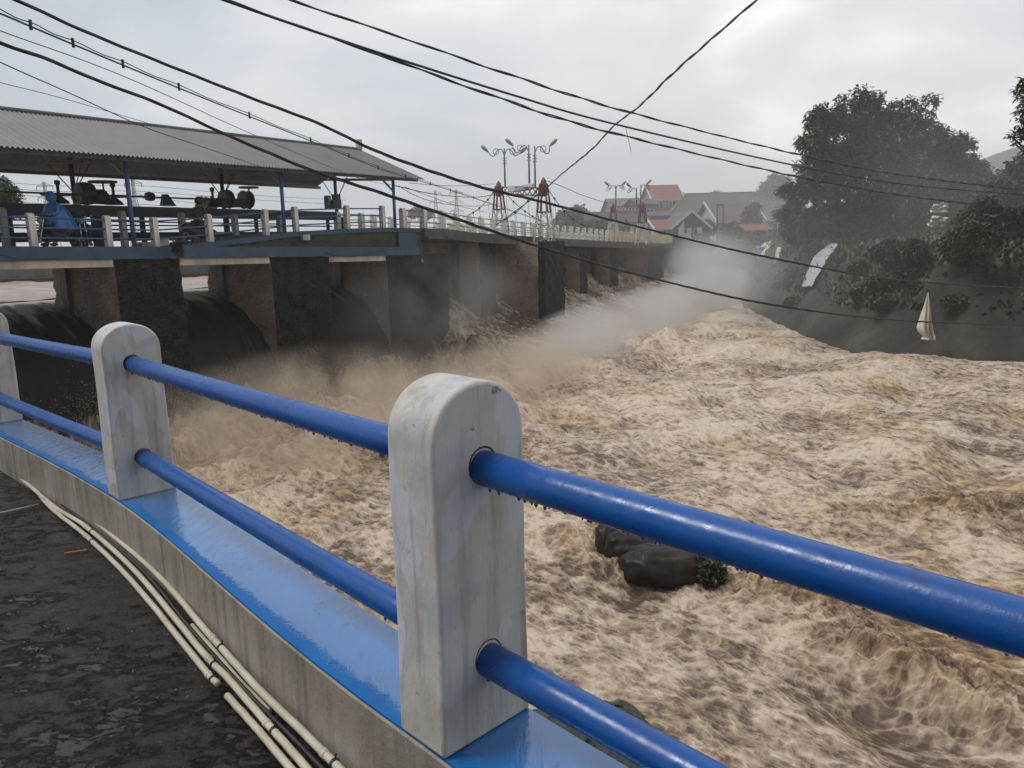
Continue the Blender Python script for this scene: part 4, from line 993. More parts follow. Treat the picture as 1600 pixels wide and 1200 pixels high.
def text_on(s, size, loc, rotm, mat, parent, name='lettering'):
    cu = bpy.data.curves.new(name, 'FONT'); cu.body = s; cu.size = size; cu.align_x = 'CENTER'; cu.align_y = 'CENTER'; cu.extrude = .004
    o = bpy.data.objects.new(name, cu); COL.objects.link(o); dg = bpy.context.evaluated_depsgraph_get(); me = bpy.data.meshes.new_from_object(o.evaluated_get(dg))
    bpy.data.objects.remove(o); me.transform(rotm.to_4x4()); me.transform(Matrix.Translation(loc)); me.materials.clear(); me.materials.append(M(mat))
    ob = bpy.data.objects.new(name, me); COL.objects.link(ob)
    if parent: ob.parent = parent
    return ob
ya, yb = 48.3, 46.3
bn = cloth('banner', 'pale grey-green lettered banner sagging between the two near lattice towers', [aty(793, 289, ya), aty(834, 285.5, yb), aty(834, 295.5, yb), aty(793, 300, ya)], 'sign_sheet', 16, 5, .04, .06)
A_, B_ = aty(793, 289, ya), aty(834, 285.5, yb); xd = (B_ - A_).normalized(); zd = Vector((0, 0, 1)); nd = xd.cross(zd).normalized(); Rt = Matrix((xd, zd - xd * xd.dot(zd), nd)).transposed()
cc = (aty(793, 292.5, ya) + aty(834, 289, yb)) / 2 + nd * .09 - Vector((0, 0, .07))
text_on('BENDUNG', .17, cc - bn.location, Rt, 'sign_text', bn); text_on('KATULAMPA', .15, cc - bn.location - Vector((0, 0, .19)), Rt, 'sign_text', bn)
def stay(a, c, label, nh=4, zdrop=.35, r=.022):
    a, c = Vector(a), Vector(c); t = thing('stay_cable', c, label, 'cable'); pts = [a.lerp(c, f) - Vector((0, 0, zdrop * 4 * f * (1 - f))) for f in np.linspace(0, 1, 13)]
    b = MB(); b.tube(pts, r, 6); b.build('rope', 'cable_black', t, True)
    for k in range(1, nh + 1):
        p = pts[int(12 * k / (nh + 1))]; b = MB(); b.ball(p, .07, 8); b.build('clamp', 'steel_dark', t)
        b = MB(); q_ = Vector((p.x, p.y, min(p.z, deckz(30) + .5) - .2)); b.tube([p, Vector((p.x + .15, p.y, min(p.z - .2, 1.9)))], .009, 4); b.build('hanger', 'cable_black', t)
stay(t1, aty(724, 339, 45), 'dark stay cable with hangers running down left from the upstream near tower')
stay(t1, aty(850, 346, 50), 'dark stay cable with hangers running down right from the upstream near tower')
stay(t2, aty(771, 352, 40), 'dark stay cable with hangers running down left from the tall red tower')
stay(t2, aty(930, 352, 58), 'dark stay cable with hangers running down right from the tall red tower', 5, .8)
stay(t3, aty(868, 341, 60), 'thin cable sagging from the distant towers back towards the near ones', 2, .5, .018)
def wire(label, pxs, d0, d1, r, name='power_line', cat='cable', twist=0, n=10, clips=0, pair=0, mat='cable_black', jag=.0):
    """pxs: pixels along the wire; plan line straight from depth d0 at the first to d1 at the last"""
    a = aty(pxs[0][0], pxs[0][1], d0); c = aty(pxs[-1][0], pxs[-1][1], d1); pts = []
    for px, py in pxs:
        r_ = ray(px, py); dx, dy = c.x - a.x, c.y - a.y
        # intersect plan direction with plan line
        den = r_[0] * dy - r_[1] * dx; t = (a.x * dy - a.y * dx) / den if abs(den) > 1e-6 else 1
        pts.append(Vector((r_[0] * t, r_[1] * t, EYE + r_[2] * t)))
    L = spline(pts, n)
    if d0 < 15:
        v_ = (L[0] - L[4]).normalized(); L = [L[0] + v_ * k + Vector((0, 0, .012 * k * k)) for k in (16, 12, 8, 5, 2.5, 1)] + L
    if jag: L = [p + Vector((0, 0, random.gauss(0, jag))) for p in L]
    if twist:
        root = thing(name, L[0], label, cat); m = []
        for i in range(len(L) - 1):
            k = max(2, int((L[i + 1] - L[i]).length / .12)); m += [L[i].lerp(L[i + 1], j / k) for j in range(k)]
        for ph in (0, 2.1, 4.2)[:twist]:
            Q = []; s = 0
            for i, p in enumerate(m):
                if i: s += (p - m[i - 1]).length
                wob = 1 + .3 * math.sin(s * .9)
                Q.append(p + Vector((0, math.cos(s * 5 + ph), math.sin(s * 5 + ph))) * r * .62 * wob)
            b = MB(); b.tube(Q, r * .62, 5); b.build('strand', mat, root, True)
        return root
    if pair or clips:
        root = thing(name, L[0], label, cat); b = MB(); b.tube(L, r, 5); b.build('line', mat, root, True)
        if pair:
            b = MB(); b.tube([p + Vector((0, 0, pair * (1 + .3 * math.sin(i * 1.3)))) for i, p in enumerate(L)], r * .6, 5); b.build('line', mat, root, True)
        for k in range(0, len(L), max(1, len(L) // max(1, clips))):
            b = MB(); p = L[k]; b.bar(p - Vector((0, 0, r * 3)), p + Vector((0, 0, pair + r * 3)), r * 2.2, r * 2.2); b.build('clip', mat, root)
        return root
    b = MB(); b.tube(L, r, 6); return tag(b.build(name, mat, smooth=True), label, cat)
wire('thick twisted black cable sweeping from the top left corner to the right bank', [(-170, -85), (25, 0), (130, 48), (250, 97), (400, 156), (500, 194), (600, 241), (740, 289), (850, 316), (1000, 355), (1200, 402), (1400, 437), (1600, 450), (1750, 456)], 6.5, 26, .0155, twist=3)
wire('thick twisted black cable running across the shelter roof and piers to the pointed tarp', [(-170, 0), (0, 67), (75, 93), (150, 125), (250, 163), (350, 209), (430, 243), (500, 271), (600, 303), (690, 334), (760, 358), (880, 397), (1000, 430), (1200, 475), (1400, 500), (1600, 508), (1750, 509)], 6.5, 27, .0165, twist=3)
wire('upper black overhead line descending from the top centre to the right edge', [(300, -58), (455, 0), (640, 63), (800, 118), (985, 176), (1250, 242), (1400, 272), (1600, 297), (1750, 310)], 9, 30, .017, twist=2)
wire('middle black overhead line of the three descending to the right edge', [(220, -52), (350, 0), (560, 72), (800, 148), (965, 195), (1250, 260), (1430, 290), (1600, 304), (1750, 314)], 8, 30, .015)
wire('lowest black overhead line of the three descending to the right edge', [(220, -54), (348, -2), (470, 42), (640, 103), (800, 160), (950, 206), (1250, 277), (1430, 308), (1600, 327), (1750, 340)], 8, 30, .017, twist=2)
wire('black cable crossing the sky diagonally from upper right down to the tall red tower', [(1260, -70), (1182, 0), (1130, 45), (1050, 116), (1000, 165), (960, 196), (925, 233), (880, 270), (848, 298), (805, 330), (768, 357)], 13, 45, .027, twist=2)
wire('thin paired line with small clips above the shelter roof running to the bridge', [(-120, -30), (0, 21), (130, 76), (300, 146), (500, 226), (600, 266), (680, 290), (750, 313), (850, 347)], 7.5, 46, .011, clips=16, pair=.035)
wire('very thin wire over the roof between the two thick cables', [(-120, 0), (0, 48), (200, 122), (400, 212), (560, 278), (617, 290)], 8, 33, .006)
wire('thin wire dropping from the left edge onto the middle of the roof', [(-100, 45), (0, 97), (110, 146), (220, 196), (300, 224), (430, 268)], 9, 24, .008)
wire('faint wire low in the sky at the left edge over the roof', [(-100, 105), (0, 129), (110, 157), (240, 195)], 10, 22, .006)
wire('thin wire strung from the roof end to the left near tower', [(617, 290), (660, 300), (700, 306), (745, 308), (772, 304)], 33, 49, .02)
wire('thin wire sagging below the others between roof end and bridge railing', [(622, 290), (650, 306), (690, 318), (740, 322), (780, 318)], 33, 49, .014)
wire('uppermost thin wire between roof end and left near tower', [(640, 286), (690, 290), (735, 290), (772, 287)], 35, 49, .014)
wire('steep thin wire between roof end and the far railing', [(632, 292), (670, 306), (710, 320), (760, 332)], 34, 47, .012)
wire('long faint line from the tall tower to the distant lamps', [(856, 283), (880, 292), (910, 305), (945, 316), (962, 317)], 46, 69, .02)
for k, (y0, y1) in enumerate(((301, 307), (310, 322), (292, 300), (321, 330))):
    wire(['distant transmission line, second from top, behind the gates', 'distant transmission line, third from top, behind the gates', 'topmost distant transmission line behind the gates', 'lowest distant transmission line behind the gates'][k], [(-60, y0 - 14), (80, y0 - 2), (217, y0 - 2), (380, y1 + 4), (540, y1 + 13)], 190, 230, .06)
wire('twig-like line hanging from the lowest overhead line', [(977, 197), (980, 210), (986, 237)], 18, 18.3, .006, 'dangling_line')
# hanging wires on the pier beside the roof end
b = MB(); Y_ = W(pq[5] - 1.2, .3).y - .4
for P in ([(626, 357), (634, 372), (642, 390), (652, 400), (661, 405)], [(634, 357), (641, 376), (645, 395)], [(626, 357), (631, 374), (648, 398), (640, 372)]):
    b.tube(spline([aty(x, y, Y_) for x, y in P], 6), .012, 5)
tag(b.build('hanging_wires', 'fascia_white', smooth=True), 'tangle of pale wires hanging down the third pier below the roof end', 'wires')
b = MB(); p = aty(660, 407, Y_); b.lathe(p - Vector((0, 0, .1)), [(.03, 0), (.06, .04), (.05, .14), (.02, .18)], 8); tag(b.build('cable_float', 'lamp_glass'), 'small pale float dangling on the end of the tangled wires', 'float')
def sagwire(label, P, Y0, r=.012): 
    b = MB(); b.tube(spline([aty(x, y, Y0 + (x - P[0][0]) * .021) for x, y in P], 8), r, 5); tag(b.build('slack_wire', 'cable_black', smooth=True), label, 'wire')
sagwire('slack wire drooping across the blue beam above the first opening', [(0, 398), (30, 405), (70, 405), (120, 402), (165, 396), (175, 393)], 19.0)
sagwire('slack wire drooping across the blue beam above the third opening', [(500, 392), (530, 400), (560, 400), (600, 391), (640, 388)], 28.6)
sagwire('slack wire running from the third pier to the thin far pier', [(690, 405), (715, 393), (745, 381)], 32.)
b = MB(); p0 = W(qpx(477, .05), .08); a = aty(470, 375, p0.y); c = aty(485, 367, p0.y); b.box((a + c) / 2, (.32, .12, .2), .98); tag(bevel(b.build('floodlight', 'wall_white'), .01), 'small white lamp box on the mossy stonework beside the ramp', 'lamp box')
# pylons far away
def pylon(px, ytop, Y, label, w=1.0):
    x = gx(px, Y); zt = aty(px, ytop, Y).z; zb = -.5; H = zt - zb; t = thing('transmission_pylon', (x, Y, zb), label, 'pylon'); b = MB(); r = .0016 * Y * .45 * w
    wf = lambda f: max(.35, 2.3 * (1 - f) ** 1.1) * H / 25
    for s1, s2 in ((-1, -1), (1, -1), (1, 1), (-1, 1)): b.tube([(x + s1 * wf(f), Y + s2 * wf(f), zb + H * f) for f in np.linspace(0, 1, 8)], r * .6, 4)
    for k in range(9):
        f0, f1 = k / 9, (k + 1) / 9
        for s in (-1, 1): b.bar((x - s * wf(f0), Y - wf(f0), zb + H * f0), (x + s * wf(f1), Y - wf(f1), zb + H * f1), r * .7)
    b.build('mast', 'steel_grey', t)
    for f in (.62, .78, .94):
        b = MB(); L = 2.9 * H / 25; z = zb + H * f
        b.bar((x - L, Y, z), (x + L, Y, z), r); b.bar((x - L, Y, z), (x, Y, z + .05 * H), r * .7); b.bar((x + L, Y, z), (x, Y, z + .05 * H), r * .7)
        for s in (-1, 1): b.bar((x + s * L, Y, z), (x + s * L, Y, z - .05 * H), r)
        b.build('cross_arm', 'steel_grey', t)
pylon(217, 279, 190, 'grey transmission pylon seen between the first blue column and the rider')
pylon(715, 296, 230, 'grey transmission pylon standing left of the near lattice towers')
pylon(683, 297, 260, 'slender far mast with dishes left of the pylon behind the railing', .7)
pylon(80, 284, 330, 'very faint distant pylon above the blue raincoat')
# =================================================================== TERRAIN OF THE FAR BANK
LAND = [(-260, 330), (-60, 190), (6, 100), (17.2, 80.3), (24.5, 86), (17.6, 55.3), (15.9, 37.8), (16.9, 32.5), (19.5, 28.8), (24, 22), (30, 12), (38, -12), (60, -60), (900, -60), (900, 1200), (-260, 1200)]
def poly_sd(x, y, P):
    P = np.array(P, float); d = np.full(x.shape, 1e9); ins = np.zeros(x.shape, bool)
    for i in range(len(P)):
        a, b_ = P[i], P[(i + 1) % len(P)]; e_ = b_ - a; t = np.clip(((x - a[0]) * e_[0] + (y - a[1]) * e_[1]) / (e_ @ e_), 0, 1)
        d = np.minimum(d, np.hypot(x - a[0] - t * e_[0], y - a[1] - t * e_[1]))
        c = ((a[1] > y) != (b_[1] > y)); xx = (b_[0] - a[0]) * (y - a[1]) / ((b_[1] - a[1]) if b_[1] != a[1] else 1e-9) + a[0]; ins ^= c & (x < xx)
    return np.where(ins, d, -d)
def land_z(x, y):
    x = np.asarray(x, float); y = np.asarray(y, float); d = poly_sd(x, y, LAND)
    top = .45 + .03 * np.clip(d, 0, 30) + 1.9 * sstep(46, 30, y) * sstep(1.5, 8, d)
    wdt = 3.6 + 1.2 * pnoise(x * .13, y * .13)
    z = -4.6 + (top + 4.6) * sstep(-.6, 1, d / wdt) ** .9
    z = z + .22 * fbm(x * .45, y * .45, 4, .55) * sstep(-.5, 2, d) + sstep(40, 130, d) * .0
    hill = 55 * np.exp(-((x - 330) / 120) ** 2 - ((y - 400) / 150) ** 2); return z + hill * sstep(60, 160, d)
def terr(name, x0, x1, y0, y1, st, drop=0, mat='bank_earth'):
    xs = np.arange(x0, x1 + st, st); ys = np.arange(y0, y1 + st, st); X_, Y_ = np.meshgrid(xs, ys); x, y = X_.ravel(), Y_.ravel(); z = land_z(x, y) - drop
    q = grid_quads(len(ys), len(xs)); keep = (z[q].max(1) > -4.55 + -drop); q = q[keep]
    if drop: q = q[~((x[q].mean(1) > 14) & (x[q].mean(1) < 78) & (y[q].mean(1) > 12) & (y[q].mean(1) < 118))]
    ob = mesh_np(name, np.stack([x, y, z], 1), q, mat); tag(ob, None, None, kind='structure'); return ob
terr('right_bank_ground', 5, 80, 5, 120, .55); terr('far_terrain', -300, 620, -60, 900, 8, .25, 'hill_green')
def hit(px, py, y0=20, y1=160):
    r_ = ray(px, py)
    ys = np.linspace(y0, y1, 1400); t = ys / r_[1]; xs = r_[0] * t; zs = EYE + r_[2] * t; lz = land_z(xs, ys); k = np.argmax(zs < lz)
    return Vector((xs[k], ys[k], lz[k])) if (zs < lz).any() else Vector((xs[-1], ys[-1], zs[-1]))
# concrete flood wall across the upstream pool, seen through the openings
uw = thing('flood_wall', (-25, 37.4, -1), 'weathered concrete wall on the far side of the upstream pool', 'wall')
b = MB(); b.bar((-60, 34.5, .35), (-15, 41.2, .35), .5, 1.6); b.build('wall', 'wall_grey', uw)
b = MB(); b.bar((-60, 34.3, -.05), (-15, 41, -.05), 1.6, .36); b.build('footing', 'mossy_stone', uw)
up = MB().add([(-400, 32, .9), (-61, 34.5, .9), (-15, 41.6, .9), (-24, 120, .9), (-200, 330, .9), (-400, 330, .9)], [(0, 1, 2, 3, 4, 5)]).build('upstream_land', 'far_earth'); tag(up, None, None, kind='structure')
# wall at the end of the weir
ab = MB(); p0 = W(66.5, .1); pts = [(p0.x, p0.y), (20.0, 83.5), (25.0, 87), (30, 95), (12, 92)]; vs, fs, _m = rough_block([(p0.x, p0.y), (20.5, 82.5), (26.0, 86.5), (28, 96), (10, 92)], -5, .35, .8, .12, 4); ab.add(vs, fs)
tag(ab.build('abutment_wall', 'stone_dark'), 'tall dark retaining wall between the end of the weir and the far bank', 'wall')
# =================================================================== FOLIAGE
def leafcloud(centres, radii, nwh, ls, drop=.35, per=7, inner=.25):
    """whorls of leaves through lobes; returns verts, quads"""
    centres = np.array(centres, float); radii = np.array(radii, float)
    w = radii.prod(1) ** (2 / 3.); w = w / w.sum(); k = rng.choice(len(centres), nwh, p=w)
    d = rng.normal(size=(nwh, 3)); d /= np.linalg.norm(d, axis=1)[:, None]
    rad = (1 - inner * rng.random(nwh) ** 1.5 - .75 * (rng.random(nwh) < .22) * rng.random(nwh))
    rad *= 1 + .13 * pnoise(d[:, 0] * 3 + k * 3.1, d[:, 1] * 3 + d[:, 2] * 2) + .0
    P = centres[k] + d * rad[:, None] * radii[k]
    a = rng.random((nwh, per)) * 2 * math.pi; el = rng.normal(-drop, .45, (nwh, per)); L = ls * rng.uniform(.6, 1.25, (nwh, per))
    D = np.stack([np.cos(a) * np.cos(el), np.sin(a) * np.cos(el), np.sin(el)], -1)
    S = np.stack([-np.sin(a), np.cos(a), rng.normal(0, .35, a.shape)], -1) * (L * .2)[..., None]
    o = P[:, None, :] + rng.normal(0, ls * .25, (nwh, per, 3)); tip = o + D * L[..., None]; mid = o + D * (L * .5)[..., None] + np.array([0, 0, 1]) * (L * .1)[..., None]
    V = np.stack([o, mid - S, tip, mid + S], 2).reshape(-1, 3); return V, np.arange(len(V)).reshape(-1, 4)
def tree(label, lobes, Y, base, nwh, ls, mat='leaf_dark', name='broadleaf_tree', group=None, cat='tree', depth=.9, jitY=2.0, trunk=.28, limbs=True, drop=.35, per=7):
    C_ = []; R_ = []
    for l in lobes:
        px, py, r_ = l[:3]; yy = Y + (l[3] if len(l) > 3 else random.uniform(-1, 1) * jitY * min(1, r_ * Y / 1200 / 1.5)); p = aty(px, py, yy); rr = r_ * yy / 1200
        C_.append(p); R_.append((rr, rr * depth, rr * .92))
    bx, by = base; bp = aty(bx, by, Y) if not isinstance(base[1], str) else None
    t = thing(name, bp, label, cat, group)
    S_ = []; T_ = []
    for p, r3 in zip(C_, R_):
        if r3[0] > .75 and nwh > 600:
            for _ in range(16):
                d = rng.normal(size=3); d[2] = abs(d[2]) * .9 - .25; d /= np.linalg.norm(d); f = rng.uniform(.27, .42)
                S_.append(np.array(p) + d * np.array(r3) * .80); T_.append((r3[0] * f, r3[1] * f, r3[2] * f * .72))
            S_.append(np.array(p)); T_.append(tuple(q * .62 for q in r3))
        else: S_.append(np.array(p)); T_.append(r3)
    V, Q = leafcloud(S_, T_, int(nwh * 1.15), ls, drop, per); V = V - np.array(t.location)
    ob = mesh_np('crown', V, Q, mat, smooth=False); ob.parent = t
    if limbs:
        b = MB(); cen = sum(C_, Vector()) / len(C_); fork = bp.lerp(cen, .45); fork.z = bp.z + (cen.z - bp.z) * .45
        b.tube([bp - Vector((0, 0, .4)), bp.lerp(fork, .5) + Vector((trunk * .4, 0, 0)), fork], [trunk, trunk * .8, trunk * .65], 9)
        for p in C_:
            m = fork.lerp(p, .5) + Vector((random.gauss(0, .1), random.gauss(0, .1), .1 * (p - fork).length)); b.tube([fork - Vector((0, 0, .1)), m, p], [trunk * .42, trunk * .25, trunk * .06], 5)
        b.build('trunk', 'bark', t, True)
    return t
BIG = [(1317, 157, 11), (1343, 150, 14), (1369, 152, 12), (1398, 168, 13), (1427, 163, 12), (1455, 156, 12), (1352, 172, 20), (1440, 185, 18), (1290, 190, 26), (1320, 200, 34), (1360, 205, 36), (1400, 205, 33), (1435, 215, 30), (1270, 225, 24), (1275, 262, 30), (1320, 250, 46), (1380, 250, 52), (1435, 255, 40), (1262, 228, 14), (1300, 300, 44), (1360, 310, 52), (1420, 305, 48), (1255, 305, 34), (1240, 340, 26), (1250, 368, 28), (1290, 350, 40), (1345, 360, 42), (1400, 360, 42), (1265, 390, 14)]
tree('tallest tree on the far bank, dense dark crown with knobbly leaf tufts on top', BIG, 50, (1345, 402), 9500, .34, 'leaf_mid', depth=.8, trunk=.4)
tree('rounded dark tree just right of the tallest tree on the far bank', [(1470, 212, 14), (1490, 232, 26), (1466, 255, 30), (1512, 262, 24), (1500, 285, 40), (1535, 288, 22), (1460, 300, 34), (1545, 310, 24), (1450, 345, 36), (1490, 340, 40)], 47, (1485, 395), 3600, .32, 'leaf_dark')
tree('dark leafy tree at the right edge beyond the bank, below the distant hill', [(1545, 320, 34), (1580, 300, 36), (1620, 280, 46), (1600, 340, 50), (1560, 370, 40), (1660, 300, 60)], 42, (1590, 410), 3200, .3, 'leaf_mid')
tree('dark shrubby tree covering the top of the bank at the right edge', [(1540, 390, 40), (1590, 380, 50), (1500, 395, 34), (1570, 415, 40), (1620, 410, 50), (1520, 415, 30), (1660, 390, 60)], 36, (1580, 480), 3600, .26, 'leaf_dark', 'large_shrub', cat='shrub', trunk=.15)
tree('bluish green shrub on the bank right below the small pale tarp', [(1465, 385, 26), (1445, 400, 22), (1490, 410, 28), (1470, 425, 22)], 39, (1468, 445), 1500, .24, 'leaf_bright', 'large_shrub', cat='shrub', trunk=.12)
tree('tree reaching into the picture at the top right edge with drooping leafy twigs', [(1592, 208, 9), (1580, 213, 5), (1586, 224, 5), (1600, 190, 9), (1603, 160, 9), (1597, 172, 6), (1620, 180, 30), (1650, 150, 50), (1690, 220, 60), (1720, 120, 60)], 24, (1760, 520), 1500, .2, 'leaf_mid', jitY=.5, trunk=.3)
tree('leafy tree at the left edge behind the sluice gates', [(0, 290, 14), (12, 298, 14), (24, 306, 9), (-20, 300, 26), (2, 318, 20), (20, 325, 16), (-50, 310, 34)], 42, (-15, 360), 1500, .26, 'leaf_bright')
tree('round dark bush tree behind the bridge left of the houses', [(885, 343, 15), (903, 333, 12), (897, 345, 16), (918, 343, 10), (872, 352, 9)], 100, (898, 364), 1100, .6, 'leaf_mid', trunk=.3)
tree('small green tree top showing just above the shaft behind the rider', [(323, 316, 6), (318, 322, 6), (328, 323, 6)], 60, (323, 372), 260, .35, 'leaf_bright', trunk=.12)
tree('low bushy trees left of the near towers behind the far railing', [(655, 330, 7), (668, 334, 7), (645, 333, 6)], 130, (656, 362), 300, .6, 'leaf_mid', trunk=.15)
tree('domed tree on the skyline just above the twin poles', [(1121, 312, 12), (1110, 318, 10), (1133, 318, 9)], 130, (1122, 340), 700, .7, 'leaf_mid', trunk=.25)
tree('dark tree showing above the red roofed house', [(1052, 312, 9), (1066, 315, 9), (1040, 316, 8), (1076, 320, 8)], 130, (1058, 340), 700, .7, 'leaf_mid', trunk=.25)
tree('pale hazy umbrella shaped tree on the skyline left of the tallest tree', [(1222, 285, 10), (1210, 282, 9), (1200, 291, 9), (1215, 298, 9), (1228, 292, 12), (1192, 300, 7), (1225, 320, 16), (1210, 325, 12)], 190, (1218, 360), 1500, .9, 'leaf_mid', trunk=.5)
tree('hazy tree group on the skyline above the wide dark roof', [(1180, 308, 7), (1172, 318, 10), (1188, 318, 12), (1160, 322, 8), (1150, 326, 6), (1200, 330, 14)], 160, (1178, 350), 1300, .8, 'leaf_mid', trunk=.35)
tree('sparse brownish tree in front of the tan roofed house', [(1172, 335, 9), (1180, 345, 9), (1165, 348, 8), (1178, 325, 8)], 86, (1176, 372), 300, .45, 'leaf_dry', trunk=.2)
def palm(px, ytop, Y, label, s):
    x = gx(px, Y); zt = aty(px, ytop, Y).z; zb = .6; t = thing('palm_tree', (x, Y, zb), label, 'palm'); b = MB(); b.tube([(x, Y, zb), (x + .2, Y, (zb + zt) / 2), (x, Y, zt)], [.25, .18, .15], 8); b.build('trunk', 'bark', t, True)
    b = MB()
    for k in range(22):
        a = k * 2.4; up_ = random.uniform(-.2, 1.1); L = s * random.uniform(.8, 1.1); prev = Vector((x, Y, zt)); d = Vector((math.cos(a) * math.cos(up_), math.sin(a) * math.cos(up_), math.sin(up_)))
        for j in range(7):
            nx_ = prev + d * L / 7; d = (d - Vector((0, 0, .2))).normalized(); sd_ = d.cross(Vector((0, 0, 1))).normalized() * L * .14 * (1 - abs(j - 3) / 5)
            for s_ in (-1, 1): b.add([prev, nx_, nx_ + sd_ * s_ - Vector((0, 0, .1 * L)), prev + sd_ * s_ - Vector((0, 0, .1 * L))], [(0, 1, 2, 3)])
            prev = nx_
    b.build('crown', 'leaf_mid', t)
palm(1085, 318, 150, 'shorter palm on the skyline above the dark roofs', 2.2); palm(1102, 312, 150, 'taller palm on the skyline above the dark roofs', 2.6)
# ground cover on the bank, and a leafy fringe on the abutment
def cover():
    n = 300000; x = rng.uniform(14, 60, n); y = 22 + 78 * rng.random(n) ** 1.5; d = poly_sd(x, y, LAND); k = (d > .5) & (d < 14) & (rng.random(n) < .95 * np.clip(.62 + 1.2 * fbm(x * .25, y * .25, 3), .06, 1)); x, y = x[k], y[k]; z = land_z(x, y)
    m = len(x); s = rng.uniform(.08, .24, m) * (1 + .8 * np.clip(fbm(x * .4, y * .4, 2), -.4, 1)); a = rng.random(m) * 6.28
    o = np.stack([x, y, z - .03], 1); D = np.stack([np.cos(a) * .7, np.sin(a) * .7, rng.uniform(.5, 1.3, m)], 1) * s[:, None] * 1.4; S = np.stack([-np.sin(a), np.cos(a), 0 * a], 1) * s[:, None] * .45
    V = np.stack([o - S * .4, o + D * .5 - S, o + D, o + D * .5 + S], 1).reshape(-1, 3)
    tag(mesh_np('ground_cover', V, np.arange(len(V)).reshape(-1, 4), 'leaf_grass', smooth=False), 'rough grass and weeds over the steep far bank', 'ground cover', kind='stuff')
cover()
tree('hazy wooded rise on the skyline between the houses and the tallest tree', [(1150, 335, 10), (1172, 326, 13), (1195, 312, 14), (1212, 300, 12), (1200, 330, 18), (1222, 318, 16), (1180, 342, 14), (1232, 340, 18)], 145, (1195, 360), 2600, .7, 'leaf_dark', trunk=.3)
tree('small dark tree between the twin poles and the tan roofed house', [(1146, 356, 8), (1140, 362, 7), (1153, 363, 7)], 84, (1146, 378), 500, .35, 'leaf_mid', trunk=.12)
tree('leafy tree in front of the wide dark roof left of the twin poles', [(1105, 350, 7), (1110, 358, 8), (1100, 360, 7)], 86, (1106, 376), 500, .35, 'leaf_dark', trunk=.12)
tree('dark trees left of the distant towers above the white railing', [(930, 352, 9), (944, 349, 8), (915, 354, 8), (936, 358, 8)], 92, (930, 370), 800, .4, 'leaf_dark', trunk=.15)
BUSH = [(1022, 390, 9, 'leaf_grass'), (1045, 388, 10, 'leaf_mid'), (1068, 391, 10, 'leaf_bright'), (1092, 392, 12, 'leaf_mid'), (1118, 390, 11, 'leaf_dark'), (1140, 387, 13, 'leaf_mid'), (1165, 390, 14, 'leaf_mid'), (1190, 395, 10, 'leaf_dark'), (1150, 405, 14, 'leaf_dark'), (1120, 408, 14, 'leaf_dark'), (1085, 405, 12, 'leaf_dark'), (1178, 372, 9, 'leaf_bright'), (1210, 372, 12, 'leaf_mid')]
BL = ['above the end of the weir wall', 'under the yellow railing end', 'below the red fronted house', 'below the small white signs', 'at the foot of the twin poles', 'right of the twin poles', 'below the tan roofed house', 'beside the pale blue cloth', 'on the slope under the tan roofed house', 'on the dark slope left of the blue cloth', 'on the dark wall below the signs', 'against the wall of the tan roofed house', 'left of the tallest tree']
for (px, py, r_, m), l in zip(BUSH, BL):
    tree('leafy bush ' + l, [(px - r_ * .6, py + 2, r_ * .7), (px + r_ * .6, py + 1, r_ * .75), (px, py - r_ * .25, r_ * .8)], 82, (px, py + r_), 420, .4, m, 'bush', cat='bush', trunk=.06, group='bushes along the far wall')
BUSH2 = [(1345, 418, 14), (1380, 440, 18), (1420, 425, 16), (1375, 470, 14), (1345, 455, 10), (1490, 470, 12), (1240, 470, 10)]
BL2 = ['near the top of the slope below the tallest tree', 'in the middle of the grassy slope', 'on the slope left of the small pale tarp', 'low on the slope between the strip and the pointed tarp', 'a little right of the white strip halfway down', 'right of the pointed tarp', 'in the spray at the left end of the bank']
for (px, py, r_), l in zip(BUSH2, BL2):
    h_ = hit(px, py + r_ * .6); tree('low dark bush ' + l, [(px - r_ * .7, py + 3, r_ * .6), (px + r_ * .7, py + 2, r_ * .65), (px, py, r_ * .75)], h_.y - .3, (px, py + r_ * .6), 420, .22, random.choice(('leaf_dark', 'leaf_mid', 'leaf_grass')), 'bush', cat='bush', trunk=.05, group='bushes on the grassy slope')
SH = [(1392, 396, 24, 'in the shade at the foot of the tallest tree'), (1428, 398, 24, 'between the tallest tree and the small pale tarp'), (1520, 385, 42, 'on the bank top straight above the pointed tarp'), (1545, 350, 44, 'behind the bank top near the right edge')]
for px, py, r_, l in SH:
    h_ = hit(px, py + r_ * .5); tree('dense dark shrub ' + l, [(px - r_ * .6, py, r_ * .6), (px + r_ * .6, py - r_ * .1, r_ * .62), (px, py - r_ * .3, r_ * .7), (px + r_ * .1, py + r_ * .3, r_ * .55)], h_.y - .5, (px, py + r_ * .6), 1300, .2, random.choice(('leaf_dark', 'leaf_dark', 'leaf_mid')), 'shrub', cat='shrub', trunk=.08, group='shrubs covering the far bank')
weedp = W(4.9, .3, 1.2)
tree('small leafy weed growing out of the blue beam at the foot of the ramp', [(277, 388, 5), (276, 380, 4), (280, 395, 4)], 23.3, (277, 400), 60, .14, 'leaf_grass', 'wall_plant', cat='plant', trunk=.02)
